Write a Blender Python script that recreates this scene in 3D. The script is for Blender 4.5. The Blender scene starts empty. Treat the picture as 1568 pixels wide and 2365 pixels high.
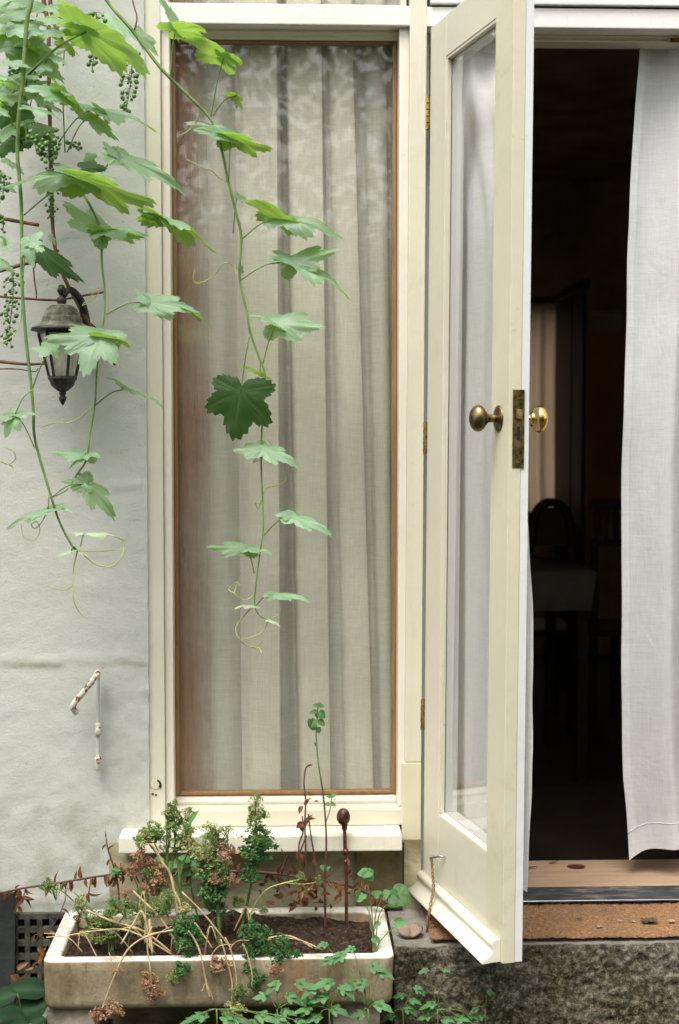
import bpy, bmesh, math, random
from mathutils import Vector, Matrix, noise

R = math.radians
sc = bpy.context.scene
COL = sc.collection
random.seed(7)

# ------------------------------------------------------------------ camera
CAM_H, CAM_D = 1.43, 3.285
cam_data = bpy.data.cameras.new('camera')
cam = bpy.data.objects.new('camera', cam_data)
COL.objects.link(cam)
cam_data.sensor_fit = 'VERTICAL'
cam_data.sensor_height = 36.0
cam_data.sensor_width = 24.0
cam_data.lens = 50.0
cam_data.clip_start = 0.05
cam_data.clip_end = 200.0
cam.location = (0.0, -CAM_D, CAM_H)
cam.rotation_euler = (R(90 - 3.0), 0.0, R(-2.09))
cam_data.dof.use_dof = True
cam_data.dof.focus_distance = 3.12
cam_data.dof.aperture_fstop = 4.0
sc.camera = cam

# ------------------------------------------------------------------ sky, sun, exposure
SUN_EL, SUN_AZ = 64.0, 205.0       # azimuth measured clockwise from +Y
world = bpy.data.worlds.new('World')
sc.world = world
world.use_nodes = True
wt = world.node_tree
wt.nodes.clear()
w_out = wt.nodes.new('ShaderNodeOutputWorld')
w_bg = wt.nodes.new('ShaderNodeBackground')
w_hs = wt.nodes.new('ShaderNodeHueSaturation')
w_sky = wt.nodes.new('ShaderNodeTexSky')
w_sky.sky_type = 'NISHITA'
w_sky.sun_disc = False
w_sky.sun_elevation = R(SUN_EL)
w_sky.sun_rotation = R(SUN_AZ)
w_sky.dust_density = 4.0
w_sky.air_density = 1.0
w_hs.inputs['Saturation'].default_value = 0.05      # a white overcast sky
wt.links.new(w_sky.outputs[0], w_hs.inputs['Color'])
wt.links.new(w_hs.outputs[0], w_bg.inputs['Color'])
w_bg.inputs['Strength'].default_value = 0.15
wt.links.new(w_bg.outputs[0], w_out.inputs['Surface'])

sun_d = bpy.data.lights.new('sun', 'SUN')
sun_d.energy = 1.2
sun_d.angle = R(30)
sun_d.color = (1.0, 0.93, 0.81)
sun = bpy.data.objects.new('sun', sun_d)
COL.objects.link(sun)
_az, _el = R(SUN_AZ), R(SUN_EL)
_sd = Vector((math.sin(_az) * math.cos(_el), math.cos(_az) * math.cos(_el), math.sin(_el)))
sun.rotation_euler = _sd.to_track_quat('Z', 'Y').to_euler()
sun.location = _sd * 8

sc.view_settings.view_transform = 'Standard'
sc.view_settings.look = 'None'
sc.view_settings.gamma = 1.0
sc.view_settings.exposure = 1.22
sc.view_settings.use_curve_mapping = False
sc.render.engine = 'CYCLES'
sc.cycles.use_denoising = True
sc.cycles.max_bounces = 10
sc.cycles.transparent_max_bounces = 24
sc.cycles.caustics_reflective = False
sc.cycles.caustics_refractive = False

# ------------------------------------------------------------------ pixel rays (1568 x 2365 reading of the photo)
_F = 2365.0 * 50.0 / 36.0
_CM = cam.rotation_euler.to_matrix()
_CO = Vector(cam.location)


def ray(x, y):
    return (_CM @ Vector(((x - 784.0) / _F, -(y - 1182.5) / _F, -1.0)))


def P(x, y, Y=0.0):
    d = ray(x, y)
    return _CO + d * ((Y - _CO.y) / d.y)


def PX(x, Y=0.0, y=1010):
    return P(x, y, Y).x


def PZ(y, Y=0.0, x=664):
    return P(x, y, Y).z


def on_plane(x, y, p0, n):
    d = ray(x, y)
    return _CO + d * ((p0 - _CO).dot(n) / d.dot(n))


# ------------------------------------------------------------------ node helpers
class NT:
    def __init__(self, name):
        self.m = bpy.data.materials.new(name)
        self.m.use_nodes = True
        self.t = self.m.node_tree
        self.t.nodes.clear()
        self.out = self.n('ShaderNodeOutputMaterial')
        self._tc = None

    def n(self, typ, **kw):
        nd = self.t.nodes.new(typ)
        for k, v in kw.items():
            setattr(nd, k, v)
        return nd

    def link(self, a, b):
        self.t.links.new(a, b)

    def put(self, sock, v):
        if hasattr(v, 'is_output'):
            self.link(v, sock)
        else:
            if isinstance(v, (tuple, list)) and len(v) == 3 and sock.type == 'RGBA':
                v = (*v, 1.0)
            sock.default_value = v

    def coord(self, which='Object', scale=None, rot=None):
        if self._tc is None:
            self._tc = self.n('ShaderNodeTexCoord')
        o = self._tc.outputs[which]
        if scale is not None or rot is not None:
            mp = self.n('ShaderNodeMapping')
            self.link(o, mp.inputs['Vector'])
            if scale is not None:
                mp.inputs['Scale'].default_value = scale
            if rot is not None:
                mp.inputs['Rotation'].default_value = rot
            o = mp.outputs[0]
        return o

    def noise(self, scale=5.0, detail=4.0, rough=0.55, vec=None, dist=0.0):
        nd = self.n('ShaderNodeTexNoise')
        self.link(vec if vec is not None else self.coord(), nd.inputs['Vector'])
        nd.inputs['Scale'].default_value = scale
        nd.inputs['Detail'].default_value = detail
        nd.inputs['Roughness'].default_value = rough
        nd.inputs['Distortion'].default_value = dist
        return nd.outputs['Fac']

    def voronoi(self, scale=20.0, vec=None, feature='F1', out='Distance'):
        nd = self.n('ShaderNodeTexVoronoi', feature=feature)
        self.link(vec if vec is not None else self.coord(), nd.inputs['Vector'])
        nd.inputs['Scale'].default_value = scale
        return nd.outputs[out]

    def ramp(self, fac, stops, interp='LINEAR'):
        nd = self.n('ShaderNodeValToRGB')
        self.put(nd.inputs['Fac'], fac)
        cr = nd.color_ramp
        cr.interpolation = interp
        while len(cr.elements) < len(stops):
            cr.elements.new(0.5)
        for e, (p, c) in zip(cr.elements, stops):
            e.position = p
            if isinstance(c, (int, float)):
                c = (c, c, c)
            e.color = (*c, 1.0)
        return nd.outputs['Color']

    def mix(self, fac, a, b, mode='MIX'):
        nd = self.n('ShaderNodeMix', data_type='RGBA', blend_type=mode)
        self.put(nd.inputs[0], fac)
        self.put(nd.inputs[6], a)
        self.put(nd.inputs[7], b)
        return nd.outputs[2]

    def math(self, op, a, b=0.0, clamp=False):
        nd = self.n('ShaderNodeMath', operation=op, use_clamp=clamp)
        self.put(nd.inputs[0], a)
        self.put(nd.inputs[1], b)
        return nd.outputs[0]

    def bump(self, height, strength=0.3, dist=0.01, normal=None):
        nd = self.n('ShaderNodeBump')
        nd.inputs['Strength'].default_value = strength
        nd.inputs['Distance'].default_value = dist
        self.put(nd.inputs['Height'], height)
        if normal is not None:
            self.link(normal, nd.inputs['Normal'])
        return nd.outputs[0]

    def bsdf(self, color, rough=0.5, metal=0.0, spec=0.5, normal=None, **kw):
        nd = self.n('ShaderNodeBsdfPrincipled')
        self.put(nd.inputs['Base Color'], color)
        self.put(nd.inputs['Roughness'], rough)
        self.put(nd.inputs['Metallic'], metal)
        self.put(nd.inputs['Specular IOR Level'], spec)
        for k, v in kw.items():
            self.put(nd.inputs[k], v)
        if normal is not None:
            self.link(normal, nd.inputs['Normal'])
        return nd.outputs[0]

    def shader_mix(self, fac, a, b):
        nd = self.n('ShaderNodeMixShader')
        self.put(nd.inputs[0], fac)
        self.link(a, nd.inputs[1])
        self.link(b, nd.inputs[2])
        return nd.outputs[0]

    def end(self, surf):
        self.link(surf, self.out.inputs['Surface'])
        return self.m


M = {}


def simple(name, col, rough=0.6, metal=0.0, var=0.12, scale=18.0, bump=0.0, bscale=90.0, spec=0.5, bdist=0.004):
    t = NT(name)
    nz = t.noise(scale, 5)
    c2 = tuple(max(0.0, c * (1 - var * 2)) for c in col)
    c3 = tuple(min(1.0, c * (1 + var)) for c in col)
    c = t.ramp(nz, [(0.3, c2), (0.7, c3)])
    nrm = t.bump(t.noise(bscale, 4), bump, bdist) if bump else None
    M[name] = t.end(t.bsdf(c, rough, metal, spec, nrm))
    return M[name]


def paint(name, col, dirt=(0.30, 0.26, 0.16), amount=0.35, rough=0.42):
    """old gloss paint on wood: brush grain, specks, grime patches"""
    t = NT(name)
    v = t.coord('Object')
    big = t.noise(3.0, 6, 0.6, v)
    base = t.ramp(big, [(0.25, tuple(c * 0.93 for c in col)), (0.75, tuple(min(1, c * 1.03) for c in col))])
    grime = t.ramp(t.noise(7.0, 8, 0.72, v, 0.6), [(0.56, 0.0), (0.80, 1.0)])
    g = t.math('MULTIPLY', grime, amount)
    base = t.mix(g, base, dirt)
    speck = t.ramp(t.noise(150.0, 2, 0.5, v), [(0.73, 0.0), (0.79, 1.0)])
    base = t.mix(t.math('MULTIPLY', speck, 0.45), base, (0.20, 0.14, 0.08))
    chip = t.ramp(t.noise(19.0, 9, 0.8, v, 0.3), [(0.70, 0.0), (0.715, 1.0)])
    base = t.mix(t.math('MULTIPLY', chip, min(1.0, 1.6 * amount)), base, (0.27, 0.21, 0.13))
    gv = t.coord('Object', (260.0, 260.0, 9.0))
    h = t.math('ADD', t.math('MULTIPLY', t.noise(1.0, 3, 0.5, gv), 0.5), t.math('MULTIPLY', t.noise(38.0, 4, 0.5, v), 0.7))
    nrm = t.bump(t.math('SUBTRACT', h, t.math('MULTIPLY', chip, 0.5)), 0.38, 0.003)
    M[name] = t.end(t.bsdf(base, t.ramp(big, [(0.2, rough - 0.08), (0.8, rough + 0.12)]), 0, 0.45, nrm))
    return M[name]


# ------------------------------------------------------------------ mesh helpers
def tag(o, label=None, cat=None, group=None, kind=None):
    if label:
        o['label'] = label
    if cat:
        o['category'] = cat
    if group:
        o['group'] = group
    if kind:
        o['kind'] = kind
    return o


def adopt(o, parent, local=False):
    if parent is None:
        return o
    o.parent = parent
    if not local:
        chain = Matrix.Identity(4)
        p = parent
        o.matrix_parent_inverse = world_of(parent).inverted()
    return o


def world_of(o):
    if o.parent is None:
        return o.matrix_basis.copy()
    return world_of(o.parent) @ o.matrix_parent_inverse @ o.matrix_basis


def link(name, me, mat, parent=None, local=False, smooth=False):
    if mat is not None and len(me.materials) == 0:
        me.materials.append(M[mat] if isinstance(mat, str) else mat)
    if smooth and len(me.polygons):
        me.polygons.foreach_set('use_smooth', [True] * len(me.polygons))
    o = bpy.data.objects.new(name, me)
    COL.objects.link(o)
    return adopt(o, parent, local)


def empty(name, loc, rz=0.0):
    o = bpy.data.objects.new(name, None)
    o.empty_display_size = 0.05
    COL.objects.link(o)
    o.location = loc
    o.rotation_euler = (0, 0, rz)
    return o


class MB:
    """collects shapes into one mesh"""

    def __init__(self):
        self.v, self.f = [], []

    def add(self, vs, fs):
        b = len(self.v)
        self.v.extend([tuple(v) for v in vs])
        self.f.extend([tuple(b + i for i in f) for f in fs])
        return self

    def box(self, x0, x1, y0, y1, z0, z1):
        vs = [(x0, y0, z0), (x1, y0, z0), (x1, y1, z0), (x0, y1, z0), (x0, y0, z1), (x1, y0, z1), (x1, y1, z1), (x0, y1, z1)]
        fs = [(0, 3, 2, 1), (4, 5, 6, 7), (0, 1, 5, 4), (1, 2, 6, 5), (2, 3, 7, 6), (3, 0, 4, 7)]
        return self.add(vs, fs)

    def prism(self, prof, a, b, axis='x'):
        """closed 2-D profile extruded from a to b along an axis; prof = (u, v) = the two other axes in order"""
        n = len(prof)
        vs = []
        for t in (a, b):
            for u, w in prof:
                vs.append({'x': (t, u, w), 'y': (u, t, w), 'z': (u, w, t)}[axis])
        fs = [tuple(range(n))[::-1], tuple(range(n, 2 * n))]
        for i in range(n):
            j = (i + 1) % n
            fs.append((i, j, n + j, n + i))
        return self.add(vs, fs)

    def lathe(self, prof, seg=24, mtx=None, sx=1.0, sy=1.0):
        """prof = (radius, height) up the local Z"""
        vs, fs = [], []
        n = len(prof)
        for r, h in prof:
            for k in range(seg):
                a = 2 * math.pi * k / seg
                v = Vector((r * math.cos(a) * sx, r * math.sin(a) * sy, h))
                vs.append(mtx @ v if mtx is not None else v)
        for i in range(n - 1):
            for k in range(seg):
                k2 = (k + 1) % seg
                fs.append((i * seg + k, i * seg + k2, (i + 1) * seg + k2, (i + 1) * seg + k))
        fs.append(tuple(range(seg))[::-1])
        fs.append(tuple((n - 1) * seg + k for k in range(seg)))
        return self.add(vs, fs)

    def tube(self, pts, r0, r1=None, seg=6, smooth=6, jitter=0.0):
        """tapered tube through points (Catmull-Rom smoothed)"""
        pts = [Vector(p) for p in pts]
        if smooth > 1 and len(pts) > 2:
            pts = spline(pts, smooth)
        r1 = r0 if r1 is None else r1
        n = len(pts)
        vs, fs = [], []
        ref = Vector((0.3, 0.9, 0.2)).normalized()
        for i, p in enumerate(pts):
            t = (pts[min(i + 1, n - 1)] - pts[max(i - 1, 0)])
            if t.length < 1e-9:
                t = Vector((0, 0, 1))
            t.normalize()
            a = t.cross(ref)
            if a.length < 1e-3:
                a = t.cross(Vector((1, 0, 0)))
            a.normalize()
            b = t.cross(a)
            r = r0 + (r1 - r0) * i / max(1, n - 1)
            if jitter:
                r *= 1 + random.uniform(-jitter, jitter)
            for k in range(seg):
                an = 2 * math.pi * k / seg
                vs.append(p + a * (r * math.cos(an)) + b * (r * math.sin(an)))
        for i in range(n - 1):
            for k in range(seg):
                k2 = (k + 1) % seg
                fs.append((i * seg + k, i * seg + k2, (i + 1) * seg + k2, (i + 1) * seg + k))
        fs.append(tuple(range(seg))[::-1])
        fs.append(tuple((n - 1) * seg + k for k in range(seg)))
        return self.add(vs, fs)

    def mesh(self, name, bevel=0.0, segs=2, smooth=False):
        me = bpy.data.meshes.new(name)
        me.from_pydata(self.v, [], self.f)
        bm = bmesh.new()
        bm.from_mesh(me)
        bmesh.ops.recalc_face_normals(bm, faces=bm.faces)
        if bevel:
            ed = [e for e in bm.edges if len(e.link_faces) == 2 and e.calc_face_angle(0) > 0.5]
            bmesh.ops.bevel(bm, geom=ed, offset=bevel, segments=segs, profile=0.6, affect='EDGES', clamp_overlap=True)
        bm.to_mesh(me)
        bm.free()
        return me

    def build(self, name, mat, parent=None, local=False, bevel=0.0, smooth=False, segs=2):
        return link(name, self.mesh(name, bevel, segs), mat, parent, local, smooth)


def spline(pts, k=6):
    out = []
    n = len(pts)
    for i in range(n - 1):
        p0, p1, p2, p3 = pts[max(i - 1, 0)], pts[i], pts[i + 1], pts[min(i + 2, n - 1)]
        for j in range(k):
            t = j / k
            out.append(0.5 * ((2 * p1) + (p2 - p0) * t + (2 * p0 - 5 * p1 + 4 * p2 - p3) * t * t + (3 * p1 - p0 - 3 * p2 + p3) * t ** 3))
    out.append(pts[-1])
    return out


def bar(name, x0, x1, y0, y1, z0, z1, mat, parent=None, local=False, bevel=0.0025):
    return MB().box(x0, x1, y0, y1, z0, z1).build(name, mat, parent, local, bevel)


def grid_mesh(name, nu, nv, fn):
    vs = [fn(i / nu, j / nv) for j in range(nv + 1) for i in range(nu + 1)]
    fs = [(j * (nu + 1) + i, j * (nu + 1) + i + 1, (j + 1) * (nu + 1) + i + 1, (j + 1) * (nu + 1) + i) for j in range(nv) for i in range(nu)]
    me = bpy.data.meshes.new(name)
    me.from_pydata([tuple(v) for v in vs], [], fs)
    return me


def fb(x, y, z=0.0, oct_=4, s=1.0):
    return noise.fractal(Vector((x * s, y * s, z * s)), 0.9, 2.0, oct_)

# ================================================================== materials
paint('cream_paint', (0.64, 0.605, 0.49), amount=0.25)
paint('lintel_paint', (0.74, 0.72, 0.68), amount=0.15)
paint('bead_paint', (0.74, 0.69, 0.60), amount=0.15)
paint('cream_paint_worn', (0.62, 0.58, 0.43), amount=0.5)
paint('white_gloss', (0.70, 0.70, 0.70), amount=0.25)
paint('sill_paint', (0.74, 0.70, 0.58), amount=0.30)


def mat_plaster():
    t = NT('plaster')
    v = t.coord('Object')
    n1 = t.noise(1.6, 6, 0.6, v)
    base = t.ramp(n1, [(0.3, (0.46, 0.47, 0.425)), (0.7, (0.515, 0.525, 0.485))])
    dirt = t.ramp(t.noise(4.5, 9, 0.75, t.coord('Object', (1, 1, 1.8)), 0.8), [(0.55, 0.0), (0.75, 1.0)])
    sep = t.n('ShaderNodeSeparateXYZ')
    t.link(v, sep.inputs[0])
    low = t.ramp(t.math('ADD', sep.outputs['Z'], t.math('MULTIPLY', t.noise(5.0, 5, 0.6, v), 0.35)), [(0.45, 1.0), (0.95, 0.0)])
    base = t.mix(t.math('MULTIPLY', dirt, 0.30), base, (0.33, 0.33, 0.25))
    # rising damp stains in patches close to the ground
    moss = t.math('MULTIPLY', t.ramp(t.noise(9.0, 7, 0.7, v, 0.5), [(0.45, 0.0), (0.62, 1.0)]), low)
    base = t.mix(t.math('MULTIPLY', moss, 0.6), base, (0.19, 0.195, 0.11))
    zb = t.math('ADD', sep.outputs['Z'], t.math('MULTIPLY', t.math('SUBTRACT', t.noise(7.0, 5, 0.6, v), 0.5), 0.02))
    band = t.ramp(t.math('MULTIPLY', t.math('ABSOLUTE', t.math('SUBTRACT', zb, 0.905)), 90.0), [(0.15, 1.0), (0.9, 0.0)])
    band = t.math('MULTIPLY', band, t.ramp(t.noise(11.0, 6, 0.7, v), [(0.42, 0.0), (0.62, 1.0)]))
    base = t.mix(t.math('MULTIPLY', band, 0.55), base, (0.24, 0.22, 0.13))
    sp = t.ramp(t.noise(60.0, 3, 0.6, v), [(0.70, 0.0), (0.76, 1.0)])
    base = t.mix(t.math('MULTIPLY', sp, 0.35), base, (0.2, 0.17, 0.11))
    h = t.math('ADD', t.math('MULTIPLY', t.noise(26.0, 6, 0.65, t.coord('Object', (1.0, 1, 1.25))), 1.0), t.math('MULTIPLY', t.noise(220.0, 4, 0.7, v), 0.5))
    fl = t.ramp(t.noise(9.0, 10, 0.72, t.coord('Object', (1, 1, 1.5)), 0.4), [(0.50, 0.0), (0.512, 1.0)])
    fl2 = t.ramp(t.noise(21.0, 9, 0.72, v, 0.3), [(0.58, 0.0), (0.592, 1.0)])
    nb = t.bump(t.math('ADD', t.math('MULTIPLY', fl, 0.6), fl2), 0.22, 0.002)
    M['plaster'] = t.end(t.bsdf(base, 0.72, 0, 0.3, t.bump(h, 0.42, 0.004, nb)))


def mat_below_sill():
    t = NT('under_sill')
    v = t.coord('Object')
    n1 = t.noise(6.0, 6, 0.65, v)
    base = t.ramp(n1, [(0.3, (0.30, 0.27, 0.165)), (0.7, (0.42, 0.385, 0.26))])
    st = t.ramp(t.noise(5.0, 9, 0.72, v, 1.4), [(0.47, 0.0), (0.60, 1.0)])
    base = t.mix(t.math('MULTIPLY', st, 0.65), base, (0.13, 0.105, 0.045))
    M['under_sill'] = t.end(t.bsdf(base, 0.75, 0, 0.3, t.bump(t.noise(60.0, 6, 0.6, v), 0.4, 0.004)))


def mat_wood(name, c1, c2, axis='x', rough=0.45, sc_=1.0):
    t = NT(name)
    s = {'x': (4, 70, 70), 'y': (70, 4, 70), 'z': (70, 70, 4)}[axis]
    v = t.coord('Object', tuple(a * sc_ for a in s))
    g = t.noise(1.0, 6, 0.6, v, 1.0)
    c = t.ramp(g, [(0.3, c1), (0.7, c2)])
    sp = t.ramp(t.noise(40.0, 5, 0.7), [(0.62, 0.0), (0.7, 1.0)])
    c = t.mix(t.math('MULTIPLY', sp, 0.4), c, tuple(a * 0.4 for a in c1))
    M[name] = t.end(t.bsdf(c, rough, 0, 0.5, t.bump(g, 0.25, 0.002)))


def mat_glass(name, tint=(0.97, 0.985, 0.97), rough=0.0, dirt=0.05):
    """thin window pane: clear straight through, Fresnel reflection, a diffuse film for dust and painted-in haze"""
    t = NT(name)
    tr = t.n('ShaderNodeBsdfTransparent')
    tr.inputs[0].default_value = (*tint, 1)
    gl = t.n('ShaderNodeBsdfGlossy')
    gl.inputs['Roughness'].default_value = rough
    wav = t.bump(t.noise(5.0, 2), 0.05, 0.006)
    t.link(wav, gl.inputs['Normal'])
    geo = t.n('ShaderNodeNewGeometry')
    dot = t.n('ShaderNodeVectorMath', operation='DOT_PRODUCT')
    t.link(geo.outputs['Normal'], dot.inputs[0])
    t.link(geo.outputs['Incoming'], dot.inputs[1])
    cs = t.math('ABSOLUTE', dot.outputs['Value'])
    sch = t.math('POWER', t.math('SUBTRACT', 1.0, cs), 5.0)
    f2 = t.math('MULTIPLY', t.math('ADD', t.math('MULTIPLY', sch, 0.96), 0.04), 2.0, True)
    s = t.shader_mix(f2, tr.outputs[0], gl.outputs[0])
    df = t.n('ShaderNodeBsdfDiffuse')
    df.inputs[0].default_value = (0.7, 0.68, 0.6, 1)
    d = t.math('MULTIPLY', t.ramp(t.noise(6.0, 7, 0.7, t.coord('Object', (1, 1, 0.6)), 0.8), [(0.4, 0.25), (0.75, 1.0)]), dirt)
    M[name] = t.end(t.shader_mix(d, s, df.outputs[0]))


def mat_linen(name, col, clear=0.25, trans=0.5, weave=420.0):
    """woven linen: thread bands both ways, part of the light straight through the holes"""
    t = NT(name)
    h1 = t.noise(1.0, 3, 0.6, t.coord('Object', (22, 22, weave)))
    h2 = t.noise(1.0, 3, 0.6, t.coord('Object', (weave, weave, 18)))
    w = t.math('ADD', t.math('MULTIPLY', h1, 0.5), t.math('MULTIPLY', h2, 0.5))
    blot = t.noise(7.0, 5, 0.6)
    c = t.ramp(w, [(0.35, tuple(a * 0.86 for a in col)), (0.65, col)])
    c = t.mix(0.10, c, t.ramp(blot, [(0.3, (0.3, 0.3, 0.25)), (0.7, (1, 1, 1))]), 'MULTIPLY')
    df = t.n('ShaderNodeBsdfDiffuse')
    t.link(c, df.inputs[0])
    tl = t.n('ShaderNodeBsdfTranslucent')
    t.link(c, tl.inputs[0])
    nb = t.bump(t.math('ADD', t.math('MULTIPLY', w, 0.4), t.math('MULTIPLY', t.noise(11.0, 6, 0.65, t.coord('Object', (1.6, 1.0, 0.7), (0.0, 0.5, 0.0)), 1.2), 2.0)), 0.28, 0.007)
    t.link(nb, df.inputs['Normal'])
    s = t.shader_mix(trans, df.outputs[0], tl.outputs[0])
    tr = t.n('ShaderNodeBsdfTransparent')
    holes = t.math('MULTIPLY', t.ramp(w, [(0.3, 1.0), (0.7, 0.45)]), clear)
    M[name] = t.end(t.shader_mix(holes, s, tr.outputs[0]))


def mat_leaf(name, top, under, back_light, rough=0.42, trans=0.5, vary=0.25, spec=0.5):
    t = NT(name)
    oi = t.n('ShaderNodeObjectInfo')
    geo = t.n('ShaderNodeNewGeometry')
    at = t.n('ShaderNodeAttribute', attribute_name='vein')
    hs = t.n('ShaderNodeHueSaturation')
    c = t.mix(geo.outputs['Backfacing'], top, under)
    nz = t.noise(30.0, 4, 0.6)
    c = t.mix(0.35, c, t.ramp(nz, [(0.3, (0.55, 0.6, 0.5)), (0.7, (1.15, 1.1, 1.0))]), 'MULTIPLY')
    bl = t.ramp(t.noise(1.0, 3, 0.6, t.coord('Object', (9, 9, 9))), [(0.70, 0.0), (0.76, 1.0)])
    c = t.mix(t.math('MULTIPLY', bl, 0.5), c, (0.22, 0.17, 0.06))
    vn = t.math('MULTIPLY', at.outputs['Fac'], 0.28)
    c = t.mix(vn, c, tuple(min(1, a * 1.7 + 0.05) for a in under))
    t.put(hs.inputs['Value'], t.math('ADD', t.math('MULTIPLY', oi.outputs['Random'], vary * 2), 1 - vary))
    t.put(hs.inputs['Hue'], t.math('ADD', t.math('MULTIPLY', oi.outputs['Random'], 0.03), 0.485))
    t.link(c, hs.inputs['Color'])
    bs = t.bsdf(hs.outputs[0], rough, 0, spec, t.bump(t.math('ADD', at.outputs['Fac'], t.noise(55.0, 3)), 0.25, 0.004))
    tl = t.n('ShaderNodeBsdfTranslucent')
    t.put(tl.inputs[0], t.mix(t.math('MULTIPLY', at.outputs['Fac'], 0.5), back_light, tuple(a * 0.5 for a in back_light)))
    M[name] = t.end(t.shader_mix(trans, bs, tl.outputs[0]))


mat_plaster()
mat_below_sill()
mat_wood('bead_wood', (0.20, 0.10, 0.035), (0.33, 0.18, 0.07), 'z')
mat_wood('sill_wood', (0.31, 0.20, 0.125), (0.45, 0.315, 0.21), 'x', 0.65)
mat_wood('dark_wood', (0.012, 0.008, 0.005), (0.03, 0.018, 0.011), 'x', 0.5)
mat_glass('window_glass', dirt=0.16)  # film strengthened to paint in the soft hazy reflection
mat_glass('door_glass', (0.99, 0.99, 0.99), dirt=0.03)
mat_glass('lantern_glass', (0.85, 0.87, 0.8), 0.15, 0.75)
mat_linen('window_linen', (0.94, 0.895, 0.785), 0.17, 0.35)
mat_linen('door_linen', (0.93, 0.93, 0.93), 0.03, 0.35)


def mat_voile():
    t = NT('brown_drape')
    sep = t.n('ShaderNodeSeparateXYZ')
    t.link(t.coord('Object'), sep.inputs[0])
    w = t.noise(1.0, 3, 0.6, t.coord('Object', (420, 420, 18)))
    fold = t.noise(1.0, 4, 0.6, t.coord('Object', (45, 1, 1.3)))
    c = t.ramp(fold, [(0.3, (0.32, 0.15, 0.085)), (0.7, (0.56, 0.27, 0.15))])
    df = t.n('ShaderNodeBsdfDiffuse')
    t.link(c, df.inputs[0])
    tl = t.n('ShaderNodeBsdfTranslucent')
    t.link(c, tl.inputs[0])
    s = t.shader_mix(0.3, df.outputs[0], tl.outputs[0])
    tr = t.n('ShaderNodeBsdfTransparent')
    # thinner weave towards its loose right edge
    edge = t.math('ADD', sep.outputs['X'], t.math('MULTIPLY', t.math('SUBTRACT', fold, 0.5), 0.05))
    e2 = t.ramp(t.math('ADD', t.math('MULTIPLY', edge, 10.0), 2.75), [(0.25, 0.0), (0.95, 1.0)])
    blot = t.math('MULTIPLY', t.math('SUBTRACT', t.noise(6.0, 5, 0.65), 0.5), 0.9)
    k = t.math('ADD', t.math('ADD', t.math('MULTIPLY', w, 0.5), blot), t.math('ADD', t.math('MULTIPLY', e2, 0.6), 0.06), True)
    M['brown_drape'] = t.end(t.shader_mix(k, s, tr.outputs[0]))


mat_voile()
mat_linen('far_linen', (0.95, 0.70, 0.45), 0.0, 0.88)
mat_leaf('vine_leaf', (0.20, 0.33, 0.22), (0.24, 0.38, 0.12), (0.38, 0.63, 0.08), 0.42, 0.42, spec=0.9)  # upper side paled, sky glare put into the colour
mat_leaf('shaded_mature_leaf', (0.025, 0.078, 0.022), (0.08, 0.17, 0.04), (0.14, 0.33, 0.03), 0.45, 0.3, spec=0.4)  # mature vine leaf, darkened to paint in shade on sky-averted and rear leaves
mat_leaf('weed_leaf', (0.085, 0.21, 0.075), (0.15, 0.26, 0.10), (0.20, 0.40, 0.06), 0.5, 0.3)
mat_leaf('mint_leaf', (0.06, 0.19, 0.05), (0.12, 0.24, 0.09), (0.16, 0.36, 0.05), 0.45, 0.3)
mat_leaf('dark_leaf', (0.010, 0.035, 0.012), (0.02, 0.05, 0.02), (0.02, 0.06, 0.015), 0.7, 0.2, spec=0.15)
mat_leaf('dead_leaf', (0.17, 0.08, 0.038), (0.26, 0.13, 0.065), (0.28, 0.12, 0.04), 0.75, 0.3, 0.4, 0.2)
mat_leaf('young_leaf', (0.42, 0.52, 0.36), (0.5, 0.55, 0.4), (0.5, 0.6, 0.3), 0.5, 0.35)
simple('shoot', (0.16, 0.25, 0.06), 0.5, var=0.3, scale=25)
simple('tendril', (0.36, 0.42, 0.12), 0.5, var=0.2)
simple('vine_wood', (0.16, 0.075, 0.04), 0.8, var=0.35, scale=40, bump=0.5)
simple('grape', (0.10, 0.20, 0.045), 0.35, var=0.25, scale=60)
simple('straw', (0.52, 0.39, 0.22), 0.7, var=0.25, scale=50)
simple('dead_stem', (0.10, 0.045, 0.028), 0.75, var=0.3, scale=60, bump=0.3)
simple('green_stem', (0.13, 0.20, 0.05), 0.5, var=0.3, scale=40)
simple('black_iron', (0.012, 0.013, 0.011), 0.5, var=0.4, scale=40, bump=0.4)
simple('rust', (0.14, 0.05, 0.03), 0.38, 0.45, var=0.4, scale=50, bump=0.5)
simple('brass', (0.80, 0.52, 0.20), 0.20, 1.0, var=0.10, scale=30)
simple('old_brass', (0.22, 0.16, 0.08), 0.36, 1.0, var=0.45, scale=45, bump=0.1)
simple('plate_brass', (0.17, 0.13, 0.045), 0.5, 0.85, var=0.5, scale=70, bump=0.2)
simple('hinge_brass', (0.46, 0.34, 0.12), 0.42, 0.9, var=0.35, scale=90, bump=0.2)
simple('steel', (0.6, 0.6, 0.62), 0.3, 1.0, var=0.1)
simple('hole_black', (0.004, 0.004, 0.004), 0.9)
simple('bare_board', (0.16, 0.13, 0.05), 0.8, var=0.4, scale=14, bump=0.4)
simple('clay', (0.23, 0.165, 0.125), 0.7, var=0.2, scale=40, bump=0.3)
simple('slate', (0.016, 0.019, 0.018), 0.6, var=0.3, scale=20, bump=0.3)
simple('string', (0.20, 0.12, 0.06), 0.9, var=0.3, scale=200)
simple('brick', (0.30, 0.26, 0.20), 0.85, var=0.3, scale=25, bump=0.5)
simple('vent_grey', (0.075, 0.072, 0.055), 0.9, var=0.4, scale=40, bump=0.5)
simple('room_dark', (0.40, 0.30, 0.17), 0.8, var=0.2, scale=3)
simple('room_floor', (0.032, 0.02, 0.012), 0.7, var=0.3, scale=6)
simple('room_orange', (0.50, 0.25, 0.07), 0.8, var=0.1, scale=2)
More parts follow.
